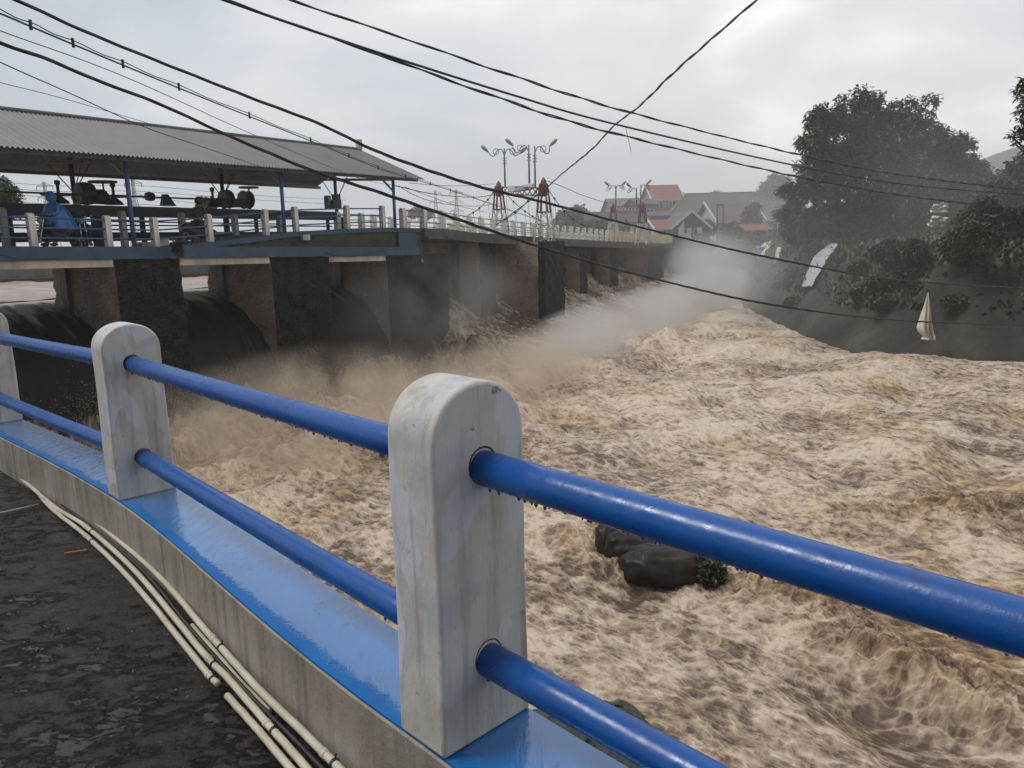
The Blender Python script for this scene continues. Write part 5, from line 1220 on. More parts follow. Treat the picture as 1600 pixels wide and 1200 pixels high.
# =================================================================== HOUSES
def house(label, px0, px1, ybase, Y, wallh, roofh, depth, rz, wall, roof, gable='side', fas=None, wins=(), door=None, over=.5, name='house', zb=None):
    x0, x1 = gx(px0, Y), gx(px1, Y); cx = (x0 + x1) / 2; w = (x1 - x0); zb_ = aty((px0 + px1) / 2, ybase, Y).z if zb is None else zb
    t = thing(name, (cx, Y, zb_), label, 'house', rz=rz)
    def B(mb, nm, mt, par_=t, sm=False):
        me = bpy.data.meshes.new(nm); me.from_pydata([tuple(v) for v in mb.v], [], mb.f); me.materials.append(M(mt)); o = bpy.data.objects.new(nm, me); COL.objects.link(o); o.parent = par_; return o
    hw, hd = w / 2, depth / 2; b = MB(); zz = -1.2
    if gable == 'hip':
        b.add([(-hw, -hd, zz), (hw, -hd, zz), (hw, hd, zz), (-hw, hd, zz), (-hw, -hd, wallh), (hw, -hd, wallh), (hw, hd, wallh), (-hw, hd, wallh)], [(0, 1, 5, 4), (1, 2, 6, 5), (2, 3, 7, 6), (3, 0, 4, 7), (4, 5, 6, 7)]); B(b, 'walls', wall)
        b = MB(); o_ = over; r_in = hw * .38; zt_ = wallh + roofh
        b.add([(-hw - o_, -hd - o_, wallh - .1), (hw + o_, -hd - o_, wallh - .1), (hw + o_, hd + o_, wallh - .1), (-hw - o_, hd + o_, wallh - .1), (-hw + r_in, 0, zt_), (hw - r_in, 0, zt_)], [(0, 1, 5, 4), (1, 2, 5), (2, 3, 4, 5), (3, 0, 4), (3, 2, 1, 0)]); B(b, 'roof', roof)
        b = MB()
        for a_, c_ in (((-hw - o_, -hd - o_, wallh - .05), (-hw + r_in, 0, zt_ + .05)), ((hw + o_, -hd - o_, wallh - .05), (hw - r_in, 0, zt_ + .05)), ((-hw + r_in, 0, zt_ + .05), (hw - r_in, 0, zt_ + .05))): b.bar(a_, c_, .22, .16)
        B(b, 'ridge_tiles', 'tile_tan')
    elif gable == 'front':      # ridge runs away from the viewer: gable faces front
        fr = [(-hw, zz), (hw, zz), (hw, wallh), (0, wallh + roofh), (-hw, wallh)]
        vs = [(x, -hd, z) for x, z in fr] + [(x, hd, z) for x, z in fr]
        b.add(vs, [(0, 1, 2, 3, 4), (9, 8, 7, 6, 5), (0, 5, 6, 1), (1, 6, 7, 2), (2, 7, 8, 3), (3, 8, 9, 4), (4, 9, 5, 0)]); W_ = B(b, 'walls', wall)
        for s in (-1, 1):
            b = MB(); sl = roofh / hw; a0 = (0, wallh + roofh + .08); a1 = (s * (hw + over), wallh + .08 - sl * over)
            vs = [(a0[0], -hd - over, a0[1]), (a1[0], -hd - over, a1[1]), (a1[0], hd + over, a1[1]), (a0[0], hd + over, a0[1])]; vs += [(x, y, z + .12) for x, y, z in vs]
            b.add(vs, [(0, 1, 2, 3), (7, 6, 5, 4), (0, 4, 5, 1), (1, 5, 6, 2), (2, 6, 7, 3), (3, 7, 4, 0)]); B(b, 'roof_slope', roof)
            if fas:
                b = MB(); b.bar((a0[0], -hd - over - .04, a0[1] + .02), (a1[0], -hd - over - .04, a1[1] + .02), .07, .26, up=(0, 0, 1)); B(b, 'fascia', fas)
    else:
        b.add([(-hw, -hd, zz), (hw, -hd, zz), (hw, hd, zz), (-hw, hd, zz), (-hw, -hd, wallh), (hw, -hd, wallh), (hw, hd, wallh), (-hw, hd, wallh), (-hw, 0, wallh + roofh), (hw, 0, wallh + roofh)], [(0, 1, 5, 4), (1, 2, 6, 9, 5), (2, 3, 7, 6), (3, 0, 4, 8, 7), (4, 5, 9, 8), (6, 7, 8, 9)]); B(b, 'walls', wall)
        for s in (-1, 1):
            b = MB(); sl = roofh / hd; vs = [(-hw - over, 0, wallh + roofh + .08), (hw + over, 0, wallh + roofh + .08), (hw + over, s * (hd + over), wallh + .08 - sl * over), (-hw - over, s * (hd + over), wallh + .08 - sl * over)]; vs += [(x, y, z + .12) for x, y, z in vs]
            b.add(vs, [(0, 1, 2, 3), (7, 6, 5, 4), (0, 4, 5, 1), (1, 5, 6, 2), (2, 6, 7, 3), (3, 7, 4, 0)]); B(b, 'roof_slope', roof)
            if fas and s == -1:
                for e_ in (-1, 1):
                    b = MB(); b.bar((e_ * (hw + over + .04), 0, wallh + roofh + .16), (e_ * (hw + over + .04), -(hd + over), wallh + .16 - sl * over), .08, .3); B(b, 'fascia', fas)
                b = MB(); b.bar((-hw - over, -(hd + over) - .05, wallh + .1 - sl * over), (hw + over, -(hd + over) - .05, wallh + .1 - sl * over), .08, .2); B(b, 'fascia', fas)
    for wx, wz, ww, wh in wins:
        x = wx * hw; b = MB()
        for a_, c_ in (((x - ww / 2, wz), (x + ww / 2, wz)), ((x - ww / 2, wz + wh), (x + ww / 2, wz + wh)), ((x - ww / 2, wz), (x - ww / 2, wz + wh)), ((x + ww / 2, wz), (x + ww / 2, wz + wh)), ((x, wz), (x, wz + wh))): b.bar((a_[0], -hd - .05, a_[1]), (c_[0], -hd - .05, c_[1]), .12, .1)
        f = B(b, 'window', 'window_frame'); b = MB(); b.box((x, -hd - .02, wz + wh / 2), (ww, .06, wh)); B(b, 'pane', 'window_dark', f)
    if door:
        b = MB(); b.box((door[0] * hw, -hd - .04, door[2] / 2), (door[1], .12, door[2])); B(b, 'door', 'door_brown')
    return t
house('house with a wide dark roof rising behind the white gabled one', 1040, 1205, 356, 112, 1.9, 2.9, 12, -.06, 'wall_grey', 'tile_dark', 'hip', wins=((-.6, .8, 1.4, 1.2), (.2, .8, 1.4, 1.2)))
house('tan roofed house with white gable edge and white wall right of the twin poles', 1104, 1168, 372, 92, 2.0, 2.0, 7, .12, 'wall_white', 'tile_brown', fas='fascia_white', wins=((-.55, .6, 1.1, 1.0), (.1, .6, 1.1, 1.0)), door=(.55, .9, 1.9))
house('reddish front house with a white edged gable behind the flags', 1042, 1092, 374, 88, 1.4, 1.5, 7, 0, 'wall_red', 'tile_brown', 'front', 'fascia_white', ((-.45, .3, .9, .8), (.45, .3, .9, .8)), (0, .9, 1.4))
house('small dark roofed upper house with a white edged gable and pale window', 1041, 1070, 333, 118, 1.6, 1.2, 6, 0, 'wall_grey', 'tile_dark', 'front', 'fascia_white', ((0, .5, 1.2, 1.0),))
house('red roofed building with orange and red cloths on its balcony', 1012, 1052, 340, 116, 2.6, 1.9, 6, .1, 'wall_tan', 'tile_red', fas='fascia_white', wins=((-.6, 1.2, 1, 1), (.4, 1.2, 1, 1)))
house('building with green side wall and low dark roof behind the right distant tower', 988, 1014, 352, 106, 2.6, .7, 6, .15, 'wall_green', 'tile_dark', wins=((.2, 1, 1, 1),))
house('tan walled building below the orange cloths', 1010, 1042, 362, 99, 1.8, .5, 5, .05, 'wall_tan', 'tile_dark', wins=((-.5, .5, 1.2, .8), (.5, .5, 1.2, .8)))
house('long low dark roofed house behind the white railing right of the round bush', 918, 992, 372, 96, 1.4, 1.6, 7, -.05, 'wall_grey', 'tile_dark', wins=((-.5, .2, 1.2, .9), (.3, .2, 1.2, .9)))
house('grey roofed house rising behind the distant lamps', 950, 1000, 352, 125, 2.2, 1.8, 7, .1, 'wall_grey', 'tile_tan', wins=((0, .5, 1.2, 1),))
house('pale tan roofed house partly hidden by the tallest tree', 1188, 1245, 366, 96, 1.6, 2.2, 8, -.1, 'wall_tan', 'tile_tan', wins=((-.5, .3, 1.2, 1),))
house('small white walled shack between the distant tower and the yellow railing', 985, 996, 374, 92, 1.9, .4, 3, 0, 'wall_white', 'tile_dark', wins=((0, .6, .5, .7),))
house('red awning shack among the trees left of the tallest tree', 1160, 1190, 384, 84, 1.6, .5, 3, .05, 'wall_red', 'tile_red', wins=((-.3, .4, .8, .7),))
house('small orange roofed house low between the right distant tower and the gabled house', 1018, 1044, 372, 90, 1.0, .9, 5, .1, 'wall_white', 'tile_red', fas='fascia_white', wins=((-.5, .3, .8, .6), (.4, .3, .8, .6)))
house('small gabled house peeping between the wide dark roof and the sparse brown tree', 1150, 1172, 362, 100, 1.6, 1.1, 5, -.1, 'wall_white', 'tile_brown', 'front', 'fascia_white', ((0, .5, 1., .8),))
house('low red roofed house far left behind the round bush tree', 868, 905, 366, 112, 1.0, 1.0, 6, 0, 'wall_tan', 'tile_brown', wins=((.3, .3, 1, .6),))
b = MB(); 
def flat(label, P, Y, mat, cat='sign', name='sign_board', t_=.05):
    vs = [aty(x, y, Y) for x, y in P]; vs2 = [v + Vector((0, t_, 0)) for v in vs]; m = len(vs); b = MB(); b.add(vs + vs2, [tuple(range(m - 1, -1, -1)), tuple(range(m, 2 * m))] + [(i, (i + 1) % m, m + (i + 1) % m, m + i) for i in range(m)])
    return tag(b.build(name, mat), label, cat)
flat('orange cloth hanging on the balcony, leftmost of the bright cloths', [(1017, 327), (1024, 325), (1024, 333), (1017, 332)], 112.4, 'cloth_orange', 'cloth', 'hanging_cloth')
flat('small red cloth right of the orange one on the balcony', [(1029, 325), (1040, 324), (1040, 331), (1030, 331)], 112.4, 'cloth_red', 'cloth', 'hanging_cloth')
flat('red sheet on the balcony nearest the upper gabled house', [(1041, 324), (1049, 323), (1049, 330), (1041, 330)], 112.4, 'cloth_red', 'cloth', 'hanging_cloth')
flat('tall pointed white flag in front of the red fronted house', [(1060, 357), (1069, 345), (1069.5, 371), (1062, 371)], 84.0, 'tarp_white', 'flag', 'feather_flag')
flat('yellow board below the red fronted house', [(1069.5, 364), (1080, 364), (1080, 373), (1070, 374)], 83.6, 'yellow_post')
flat('small white board above the yellow one', [(1074, 356), (1081, 356), (1081, 364), (1074, 364)], 84.2, 'tarp_white')
flat('white board right of the red fronted house', [(1089, 355), (1097, 355), (1097, 364), (1090, 365)], 84, 'tarp_white')
flat('long narrow white sign on the slope below the tan roofed house', [(1153, 374.5), (1169, 374.5), (1169, 377.5), (1153, 378)], 83, 'fascia_white')
# twin-pole frame
pf = thing('pole_frame', aty(1125.5, 396, 82), 'tall dark twin pole frame standing before the tan roofed house', 'pole frame')
for px in (1121, 1130.5):
    b = MB(); b.tube([aty(px, 398, 82), aty(px - .5, 319, 82)], .10, 7); b.build('pole', 'steel_dark', pf, True)
b = MB(); b.bar(aty(1120, 320, 82), aty(1131, 320, 82), .12); b.bar(aty(1120, 358, 82), aty(1131, 358, 82), .10); b.build('crossbar', 'steel_dark', pf)
b = MB(); b.bar(aty(1117, 388, 80), aty(1119, 399, 80), .16); b.bar(aty(1138, 386, 80), aty(1138, 397, 80), .14); b.bar(aty(1117, 391, 80), aty(1138, 388, 80), .12)
tag(b.build('post_and_rail', 'cream_concrete'), 'short pale posts at the foot of the twin pole frame', 'fence')
# =================================================================== CLOTHS ON THE BANK
def laid(label, P, mat, amp=.07, lift=.12, nu=10, nv=24, cat='tarp', seed=1, name='tarp'):
    H_ = [hit(x, y) for x, y in P]; V = []; b = MB()
    for j in range(nv + 1):
        for i in range(nu + 1):
            u, v = i / nu, j / nv; x = (P[0][0] * (1 - u) + P[1][0] * u) * (1 - v) + (P[3][0] * (1 - u) + P[2][0] * u) * v; y = (P[0][1] * (1 - u) + P[1][1] * u) * (1 - v) + (P[3][1] * (1 - u) + P[2][1] * u) * v
            p = H_[0].lerp(H_[1], u).lerp(H_[3].lerp(H_[2], u), v); z = max(p.z, float(land_z(np.array([p.x]), np.array([p.y]))[0]))
            a = amp * float(fbm(np.array([u * 2.2 + seed]), np.array([v * 6. + seed]), 3)[0]); V.append((p.x - .1, p.y - .25, z + lift + a))
    b.add(V, [(j * (nu + 1) + i, j * (nu + 1) + i + 1, (j + 1) * (nu + 1) + i + 1, (j + 1) * (nu + 1) + i) for j in range(nv) for i in range(nu)])
    o = b.build(name, mat, smooth=True); m = o.modifiers.new('t', 'SOLIDIFY'); m.thickness = .012; return tag(o, label, cat)
@reg('printed_white')
def _(s):
    v = s.vec(); f = s.noise(v, 2, 6, .6); w = s.noise(s.vec((1, 1, 6)), 3.5, 4, .7, 1.5)
    col = s.ramp(f, [(.35, (.46, .47, .49)), (.65, (.33, .34, .36))]); col = s.mix(s.ramp(w, [(.54, 0.), (.60, .75)]), col, (.13, .13, .15)); s.bsdf(Base_Color=col, Roughness=.6)
laid('long white printed banner strip lying down the middle of the far bank', [(1294, 391), (1309, 391), (1268, 457), (1252, 457)], 'printed_white', .04, .32, seed=3, name='banner_strip', cat='banner')
laid('narrow white cloth strip right of the pale blue cloth', [(1214, 389), (1221, 389), (1215, 412), (1209, 412)], 'printed_white', seed=4)
laid('rumpled beige tarp on the bank right of the pale blue cloth', [(1198, 378), (1211, 376), (1196, 398), (1186, 400)], 'tarp_yellowish', .12, seed=5)
laid('pale torn sheet below the rumpled beige tarp', [(1186, 398), (1196, 397), (1192, 407), (1184, 406)], 'tarp_white', seed=6)
laid('dim greyish strip low on the bank in the spray', [(1158, 424), (1164, 424), (1153, 440), (1148, 440)], 'tarp_white', seed=7)
laid('small scrap of pale plastic on the slope below the tallest tree', [(1379, 386), (1384, 385), (1377, 393), (1371, 394)], 'tarp_white', seed=8, nu=4, nv=5)
laid('crumpled pale plastic in the shade under the tallest tree', [(1311, 354), (1322, 353), (1325, 364), (1313, 366)], 'tarp_white', seed=9, nu=5, nv=5)
cloth('hanging_cloth', 'pale blue cloth hanging at the top of the far bank', [aty(1177, 385, 60), aty(1192, 385, 60), aty(1189, 397, 60), aty(1176, 397, 60)], 'tarp_blue', amp=.12, cat='cloth', seed=2)
cloth('tarp', 'small pale tarp hung over a line among the trees right of the tallest one', [aty(1457, 337, 36), aty(1481, 340, 36), aty(1474, 354, 36), aty(1448, 356, 36)], 'tarp_yellowish', amp=.22, cat='tarp', seed=5)
cloth('tarp', 'greyish tarp piece just above the small pale one in the trees', [aty(1458, 319, 36.2), aty(1482, 318, 36.2), aty(1480, 333, 36.2), aty(1452, 332, 36.2)], 'tarp_white', amp=.2, cat='tarp', seed=6)
tp = aty(1449, 531, 31.0)
def pointed():
    Yp = 30.6; rows = [(457, 1449.5, 1450.5), (470, 1446.5, 1452.5), (485, 1443, 1454.5), (500, 1439, 1455.5), (512, 1436, 1456), (519, 1438, 1457), (525, 1446, 1459), (531, 1442, 1458)]
    V = []; nu = 14
    ys = np.linspace(457, 531, 36)
    for y in ys:
        l = np.interp(y, [r_[0] for r_ in rows], [r_[1] for r_ in rows]); r2 = np.interp(y, [r_[0] for r_ in rows], [r_[2] for r_ in rows])
        for i in range(nu + 1):
            u = i / nu; f = (y - 457) / 74; p = aty(l + (r2 - l) * u, y + random.uniform(-.6, .6) * (f > .8), Yp); p.y += .16 * f * math.sin(u * 15 + 1.5) + .1 * f * math.sin(u * 7 + f * 3); V.append(p)
    b = MB(); b.add(V, [(j * (nu + 1) + i, j * (nu + 1) + i + 1, (j + 1) * (nu + 1) + i + 1, (j + 1) * (nu + 1) + i) for j in range(35) for i in range(nu)])
    o = b.build('tarp', 'tarp_yellowish', smooth=True); m = o.modifiers.new('t', 'SOLIDIFY'); m.thickness = .015; tag(o, 'tall pointed cream tarp hanging near the waterline of the far bank', 'tarp')
pointed()
# rocks in the river
def rock(label, px, py, rx, ry, rz_, Y=None, mat='rock_dark', seed=0, n=40, zoff=0):
    c = atz(px, py, -3.45); b = MB(); V = []; fs = []; 
    for i in range(n // 2 + 1):
        for j in range(n):
            th = math.pi * i / (n // 2); ph = 2 * math.pi * j / n; d = Vector((math.sin(th) * math.cos(ph), math.sin(th) * math.sin(ph), math.cos(th)))
            e_ = Vector([math.copysign(abs(k) ** .72, k) for k in d]); a = 1 + .15 * float(fbm(np.array([d.x * 1.9 + seed]), np.array([d.y * 1.9 + d.z * 1.9]), 5, .6)[0]) + .05 * float(ridged(np.array([d.x * 4. + seed]), np.array([d.y * 4. + d.z * 3.]), 3)[0])
            V.append((c.x + e_.x * rx * a, c.y + e_.y * ry * a, c.z + zoff + e_.z * rz_ * a))
    for i in range(n // 2):
        for j in range(n): fs.append((i * n + j, (i + 1) * n + j, (i + 1) * n + (j + 1) % n, i * n + (j + 1) % n))
    b.add(V, fs); return tag(b.build('boulder', mat, smooth=True), label, 'boulder')
rock('large smooth dark boulder in the rapids under the top rail', 1045, 882,   .70, .36, .29, seed=1)
rock('dark rounded boulder directly behind the large smooth one', 985, 858, .42, .32, .30, seed=3)
rock('small upright dark rock at the left end of the boulders', 948, 848, .18, .2, .31, seed=5)
c_ = atz(1112, 905, -3.5)
tree('green tuft of weed clinging to the right end of the large boulder', [(1113, 893, 13), (1108, 905, 12), (1122, 900, 11)], c_.y, (1113, 912), 260, .10, 'leaf_dark', 'river_weed', cat='weed', trunk=.01, jitY=.1, drop=-.3)
# =================================================================== PEOPLE AND MOTORBIKES
def skin_mesh(name, pts, edges, rad, mat, parent, sub=1):
    keys = list(pts); me = bpy.data.meshes.new(name); me.from_pydata([pts[k] for k in keys], [(keys.index(a), keys.index(b_)) for a, b_ in edges], []); ob = bpy.data.objects.new(name, me); COL.objects.link(ob); ob.parent = parent
    m = ob.modifiers.new('skin', 'SKIN'); m.use_smooth_shade = True
    for i, k in enumerate(keys):
        sv = me.skin_vertices[0].data[i]; r_ = rad[k]; sv.radius = r_ if hasattr(r_, '__len__') else (r_, r_); sv.use_root = (i == 0)
    s_ = ob.modifiers.new('sub', 'SUBSURF'); s_.levels = sub; s_.render_levels = sub
    dg = bpy.context.evaluated_depsgraph_get(); me2 = bpy.data.meshes.new_from_object(ob.evaluated_get(dg)); bpy.data.objects.remove(ob)
    me2.materials.clear(); me2.materials.append(M(mat)); me2.polygons.foreach_set('use_smooth', [True] * len(me2.polygons)); ob = bpy.data.objects.new(name, me2); COL.objects.link(ob); ob.parent = parent; return ob
def local(mb, nm, mt, parent, smooth=False):
    me = bpy.data.meshes.new(nm); me.from_pydata([tuple(v) for v in mb.v], [], mb.f); me.materials.append(M(mt)); me.polygons.foreach_set('use_smooth', [smooth] * len(me.polygons)); o = bpy.data.objects.new(nm, me); COL.objects.link(o); o.parent = parent; return o
def rider(loc, rz, label, top, head='helmet', poncho=False):
    """seated astride, facing +x; origin on the ground under the seat"""
    t = thing('person', loc, label, 'person', rz=rz); S = .80
    P = {'pelvis': (0, 0, S), 'belly': (.03, 0, S + .2), 'chest': (.09, 0, S + .42), 'neck': (.12, 0, S + .57), 'head': (.15, 0, S + .72), 'crown': (.15, 0, S + .80)}
    E_ = [('pelvis', 'belly'), ('belly', 'chest'), ('chest', 'neck'), ('neck', 'head'), ('head', 'crown')]
    R_ = {'pelvis': (.15, .12), 'belly': (.14, .11), 'chest': (.17, .12), 'neck': .055, 'head': .095, 'crown': .07}
    for s, n in ((1, 'l'), (-1, 'r')):
        P.update({'sh' + n: (.09, .19 * s, S + .48), 'el' + n: (.22, .28 * s, S + .24), 'wr' + n: (.44, .27 * s, S + .22), 'hd' + n: (.52, .27 * s, S + .22), 'hip' + n: (.02, .12 * s, S - .02), 'kn' + n: (.40, .20 * s, S - .12), 'an' + n: (.26, .20 * s, S - .55), 'to' + n: (.42, .20 * s, S - .60)})
        E_ += [('chest', 'sh' + n), ('sh' + n, 'el' + n), ('el' + n, 'wr' + n), ('wr' + n, 'hd' + n), ('pelvis', 'hip' + n), ('hip' + n, 'kn' + n), ('kn' + n, 'an' + n), ('an' + n, 'to' + n)]
        R_.update({'sh' + n: .07, 'el' + n: .045, 'wr' + n: .032, 'hd' + n: .042, 'hip' + n: .095, 'kn' + n: .065, 'an' + n: .045, 'to' + n: .045})
    skin_mesh('body', P, E_, R_, 'skin', t)
    # clothing: jacket and trousers grown a little larger than the body
    up_ = ['chest', 'belly', 'pelvis', 'neck0'] ; P2 = dict(P); P2['neck0'] = (.115, 0, S + .53); RJ = {k: (tuple(a + .025 for a in v) if hasattr(v, '__len__') else v + .022) for k, v in R_.items()}; RJ['neck0'] = .075
    kj = ['chest', 'belly', 'pelvis', 'neck0', 'shl', 'ell', 'wrl', 'shr', 'elr', 'wrr']
    skin_mesh('jacket', {k: P2[k] for k in kj}, [('chest', 'belly'), ('belly', 'pelvis'), ('chest', 'neck0'), ('chest', 'shl'), ('shl', 'ell'), ('ell', 'wrl'), ('chest', 'shr'), ('shr', 'elr'), ('elr', 'wrr')], RJ, top, t)
    kt = ['pelvis', 'hipl', 'knl', 'anl', 'hipr', 'knr', 'anr']; skin_mesh('trousers', {k: P[k] for k in kt}, [('pelvis', 'hipl'), ('hipl', 'knl'), ('knl', 'anl'), ('pelvis', 'hipr'), ('hipr', 'knr'), ('knr', 'anr')], {k: (tuple(a + .012 for a in R_[k]) if hasattr(R_[k], '__len__') else R_[k] + .014) for k in kt}, 'trousers_dark', t)
    for s in (1, -1):
        b = MB(); b.ball((.36, .20 * s, S - .61), .07, 10, (1.9, .75, .7)); local(b, 'shoe', 'bike_black', t, True)
    hx, hz = .15, S + .75
    if poncho:
        V = []; fs = []; n = 36; zs = [S + .60, S + .54, S + .44, S + .3, S + .12, S - .05, S - .17]; rr = [.07, .14, .25, .31, .35, .38, .42]
        for j, (z, r_) in enumerate(zip(zs, rr)):
            for i in range(n):
                a = 2 * math.pi * i / n; k = r_ * (1 + .07 * j * .3 * math.sin(a * 7 + j * .3)); V.append((.11 - .03 * j + k * 1.12 * math.cos(a), k * .95 * math.sin(a), z - (.03 * math.sin(a * 5) if j > 4 else 0)))
        for j in range(len(zs) - 1):
            for i in range(n): fs.append((j * n + i, j * n + (i + 1) % n, (j + 1) * n + (i + 1) % n, (j + 1) * n + i))
        b = MB(); b.add(V, fs); local(b, 'rain_cape', top, t, True)
        b = MB(); b.ball((hx - .02, 0, hz - .03), .15, 16, (1, .95, 1.12), .02); local(b, 'hood', top, t, True)
    elif head:
        b = MB(); b.ball((hx - .01, 0, hz + .015), .145, 16, (1.1, .95, 1.0)); b.box((hx + .13, 0, hz + .03), (.09, .2, .03)); local(b, 'helmet', head, t, True)
    return t
def motorbike(loc, rz, label):
    t = thing('motorbike', loc, label, 'motorbike', rz=rz)
    for x in (-.58, .66):
        b = MB(); b.tube([(x + .26 * math.cos(a), 0, .30 + .26 * math.sin(a)) for a in np.linspace(0, 2 * math.pi, 25)[:-1]], .045, 8, close=True); w = local(b, 'wheel', 'black_rubber', t, True)
        b = MB(); b.lathe((x, 0, .30), [(.05, -.05), (.07, 0), (.05, .05)], 10, 'y')
        for k in range(5): a = k * 1.257; b.bar((x, 0, .3), (x + .22 * math.cos(a), 0, .3 + .22 * math.sin(a)), .025)
        local(b, 'rim', 'chrome', w)
    b = MB(); V = [(-.75, .10, .62), (-.2, .15, .42), (.2, .13, .40), (.42, .10, .55), (.5, .09, .86), (.36, .1, .92), (.18, .12, .62), (-.1, .13, .66), (-.6, .11, .78)]; m = len(V); b.add(V + [(x, -y, z) for x, y, z in V], [tuple(range(m)), tuple(range(2 * m - 1, m - 1, -1))] + [(i, m + i, m + (i + 1) % m, (i + 1) % m) for i in range(m)]); bevel(local(b, 'body', 'bike_black', t), .03)
    b = MB(); b.ball((-.25, 0, .76), .2, 14, (2.0, .75, .35)); local(b, 'seat', 'black_rubber', t, True)
    b = MB(); b.tube([(.66, .07, .3), (.46, .06, .95)], .022, 6); b.tube([(.66, -.07, .3), (.46, -.06, .95)], .022, 6); local(b, 'fork', 'chrome', t)
    b = MB(); b.tube([(.38, -.34, 1.02), (.44, -.12, .98), (.44, .12, .98), (.38, .34, 1.02)], .018, 6); local(b, 'handlebar', 'steel_dark', t)
    b = MB(); b.ball((.54, 0, .86), .085, 10); local(b, 'headlight', 'lamp_glass', t, True)
    b = MB(); b.tube([(-.1, -.14, .28), (-.4, -.17, .3), (-.8, -.18, .42)], [.02, .045, .05], 8); local(b, 'exhaust', 'chrome', t)
    b = MB(); b.ball((.66, 0, .45), .2, 12, (1.3, .35, .75)); local(b, 'mudguard', 'bike_black', t, True)
    return t
DZ = lambda q: 1.57 - .023 * q
q = qpx(97, -1.5); p = W(q, -1.5, DZ(q)); motorbike(p, -2.0, 'dark motorbike under the rider in the blue raincoat'); rider(p + Vector((0, 0, 0)), -2.0, 'person in a bright blue hooded raincoat seated on a motorbike behind the railing', 'raincoat_blue', poncho=True)
q = qpx(128, -1.9); p = W(q, -1.9, DZ(q)); motorbike(p, -.9, 'dark motorbike under the rider with the green helmet'); rider(p, -.9, 'person in dark green with a green helmet on a motorbike beside the blue raincoat', 'jacket_green', 'helmet_green')
q = qpx(313, -1.9); p = W(q, -1.9, DZ(q) + .12); motorbike(p, 1.2, 'dark motorbike under the rider in the brown jacket'); rider(p, 1.2, 'person in a brown jacket and dark helmet riding away behind the ramp railing', 'jacket_brown', 'helmet_dark')
b = MB(); q = qpx(238, -.6); b.box(W(q, -.7, DZ(q) + .13), (.7, .3, .26), .98); tag(bevel(b.build('concrete_block', 'cream_concrete'), .02), 'pale concrete block lying behind the front railing near the ramp', 'block')
b = MB(); q = qpx(259, -.6); b.box(W(q, -.8, DZ(q) + .2), (.35, .3, .34), .98); tag(bevel(b.build('concrete_block', 'cream_concrete'), .02), 'smaller pale concrete block at the foot of the ramp', 'block')
# =================================================================== SPRAY, MIST, HAZE
def spray():
    n = 46000; q = rng.uniform(-4, 23, n); nn = rng.gamma(2.2, .9, n) - .1; up_ = rng.gamma(1.6, .13, n)
    V = []; P = []
    cl = fbm(q * .9, nn * .9, 3)
    k = (cl > -.05); q, nn, up_ = q[k], nn[k], up_[k] * (1 + 1.6 * np.clip(cl[k], 0, 1)) * np.exp(-nn[k] * .22)
    P = np.array([W(a, b_) for a, b_ in zip(q, nn)]); P[:, 2] = -3.35 + .35 * np.exp(-nn * .4) + up_ * 1.1 + .25 * cl[k]
    s = rng.uniform(.004, .014, len(P)) ; a = rng.normal(size=(len(P), 3)); a /= np.linalg.norm(a, axis=1)[:, None]; c = np.cross(a, rng.normal(size=(len(P), 3))); c /= np.linalg.norm(c, axis=1)[:, None]
    a[:, 2] *= 2.; V = np.stack([P - a * s[:, None], P - c * s[:, None], P + a * s[:, None], P + c * s[:, None]], 1).reshape(-1, 3)
    tag(mesh_np('flying_spray', V, np.arange(len(V)).reshape(-1, 4), 'spray_drop', smooth=False), 'brown droplets thrown up at the foot of the gates', 'spray', kind='stuff')
simple('spray_drop', (.42, .32, .22), (.32, .23, .15), 2, .6)
spray()
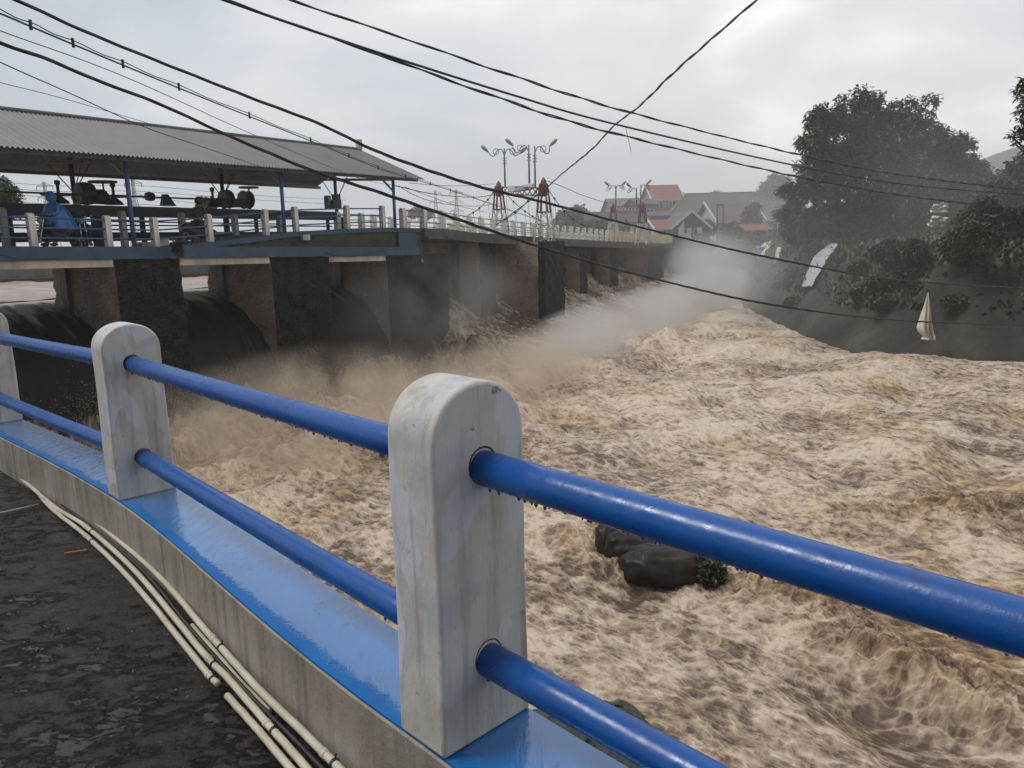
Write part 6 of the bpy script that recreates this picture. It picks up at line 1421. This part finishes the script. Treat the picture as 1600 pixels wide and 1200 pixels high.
def volume_mat(name, col, dens, noise_scale, lo, hi, dens_pow=1.0, an=.3):
    s = NT(name); g = s.tc.outputs['Generated']
    m = s.n('ShaderNodeVectorMath', {0: g}, operation='SUBTRACT'); m.inputs[1].default_value = (.5, .5, .5)
    ln = s.n('ShaderNodeVectorMath', {0: m.outputs[0]}, operation='LENGTH').outputs['Value']
    fall = s.math('SUBTRACT', 1., s.math('MULTIPLY', ln, 2.), clamp=True)
    nz = s.noise(s.tc.outputs['Object'], noise_scale, 3, .55, .4)
    d = s.math('MULTIPLY', s.math('SMOOTH_MIN', fall, .75, .25), s.ramp(nz, [(lo, 0.), (hi, 1.)]))
    d = s.math('MULTIPLY', d, dens)
    v = s.n('ShaderNodeVolumePrincipled', {'Color': (*col, 1), 'Density': d, 'Anisotropy': an}); s.t.links.new(v.outputs[0], s.out.inputs['Volume']); MATS[name] = s.m
volume_mat('mist_white', (.97, .94, .91), .85, .32, .34, .62); volume_mat('mist_brown', (.90, .77, .62), .88, .8, .42, .60); volume_mat('mist_soft', (.93, .93, .94), .032, .10, .3, .6); volume_mat('mist_veil', (.94, .95, .97), .008, .06, .2, .5)
volume_mat('mist_thin', (.93, .92, .91), .30, .4, .36, .66)
def mist(label, c, r, mat, rz=0, tilt=0):
    b = MB(); b.ball((0, 0, 0), 1, 20, r); o = b.build('mist_cloud', mat, origin=(0, 0, 0)); o.location = c; o.rotation_euler = (0, tilt, rz); tag(o, label, 'mist', kind='stuff'); return o
dirz = math.atan2(.913, .408)
mist('main plume of white spray along the foot of the weir', (6.1, 39.6, -3.2), (17.5, 2.9, 2.1), 'mist_white', dirz)
mist('spray rising at the far corner of the weir', (15.6, 60.5, -3.1), (17, 3.4, 2.3), 'mist_white', dirz)
mist('brownish spray in front of the middle piers', (-.2, 25.0, -3.1), (8.0, 2.7, 1.7), 'mist_brown', dirz)
mist('brown spray boiling below the first gates', (-4.8, 18.2, -2.7), (5.6, 2.9, 2.0), 'mist_brown', .95)
mist('thin vapour drifting before the third pier', (-3.0, 33.4, -1.3), (7.5, 2.6, 2.9), 'mist_thin', dirz)
mist('thin vapour drifting along the bank on the right', (14.5, 55, -1.0), (18, 3.6, 3.0), 'mist_thin', 1.45)
mist('faint veil of vapour over the far river and houses', (26, 92, 2), (62, 52, 16), 'mist_veil', .3)
mist('vapour drifting off the water along the far bank', (24, 42, 0), (19, 17, 11), 'mist_soft')
# haze
hm = NT('haze_air'); v = hm.n('ShaderNodeVolumePrincipled', {'Color': (.98, .985, 1., 1), 'Density': .0009, 'Anisotropy': .0}); hm.t.links.new(v.outputs[0], hm.out.inputs['Volume'])
b = MB(); b.box((100, 400, 37), (1300, 1240, 90)); hz = b.build('haze', hm.m); tag(hz, 'pale even haze in the air', 'haze', kind='stuff')
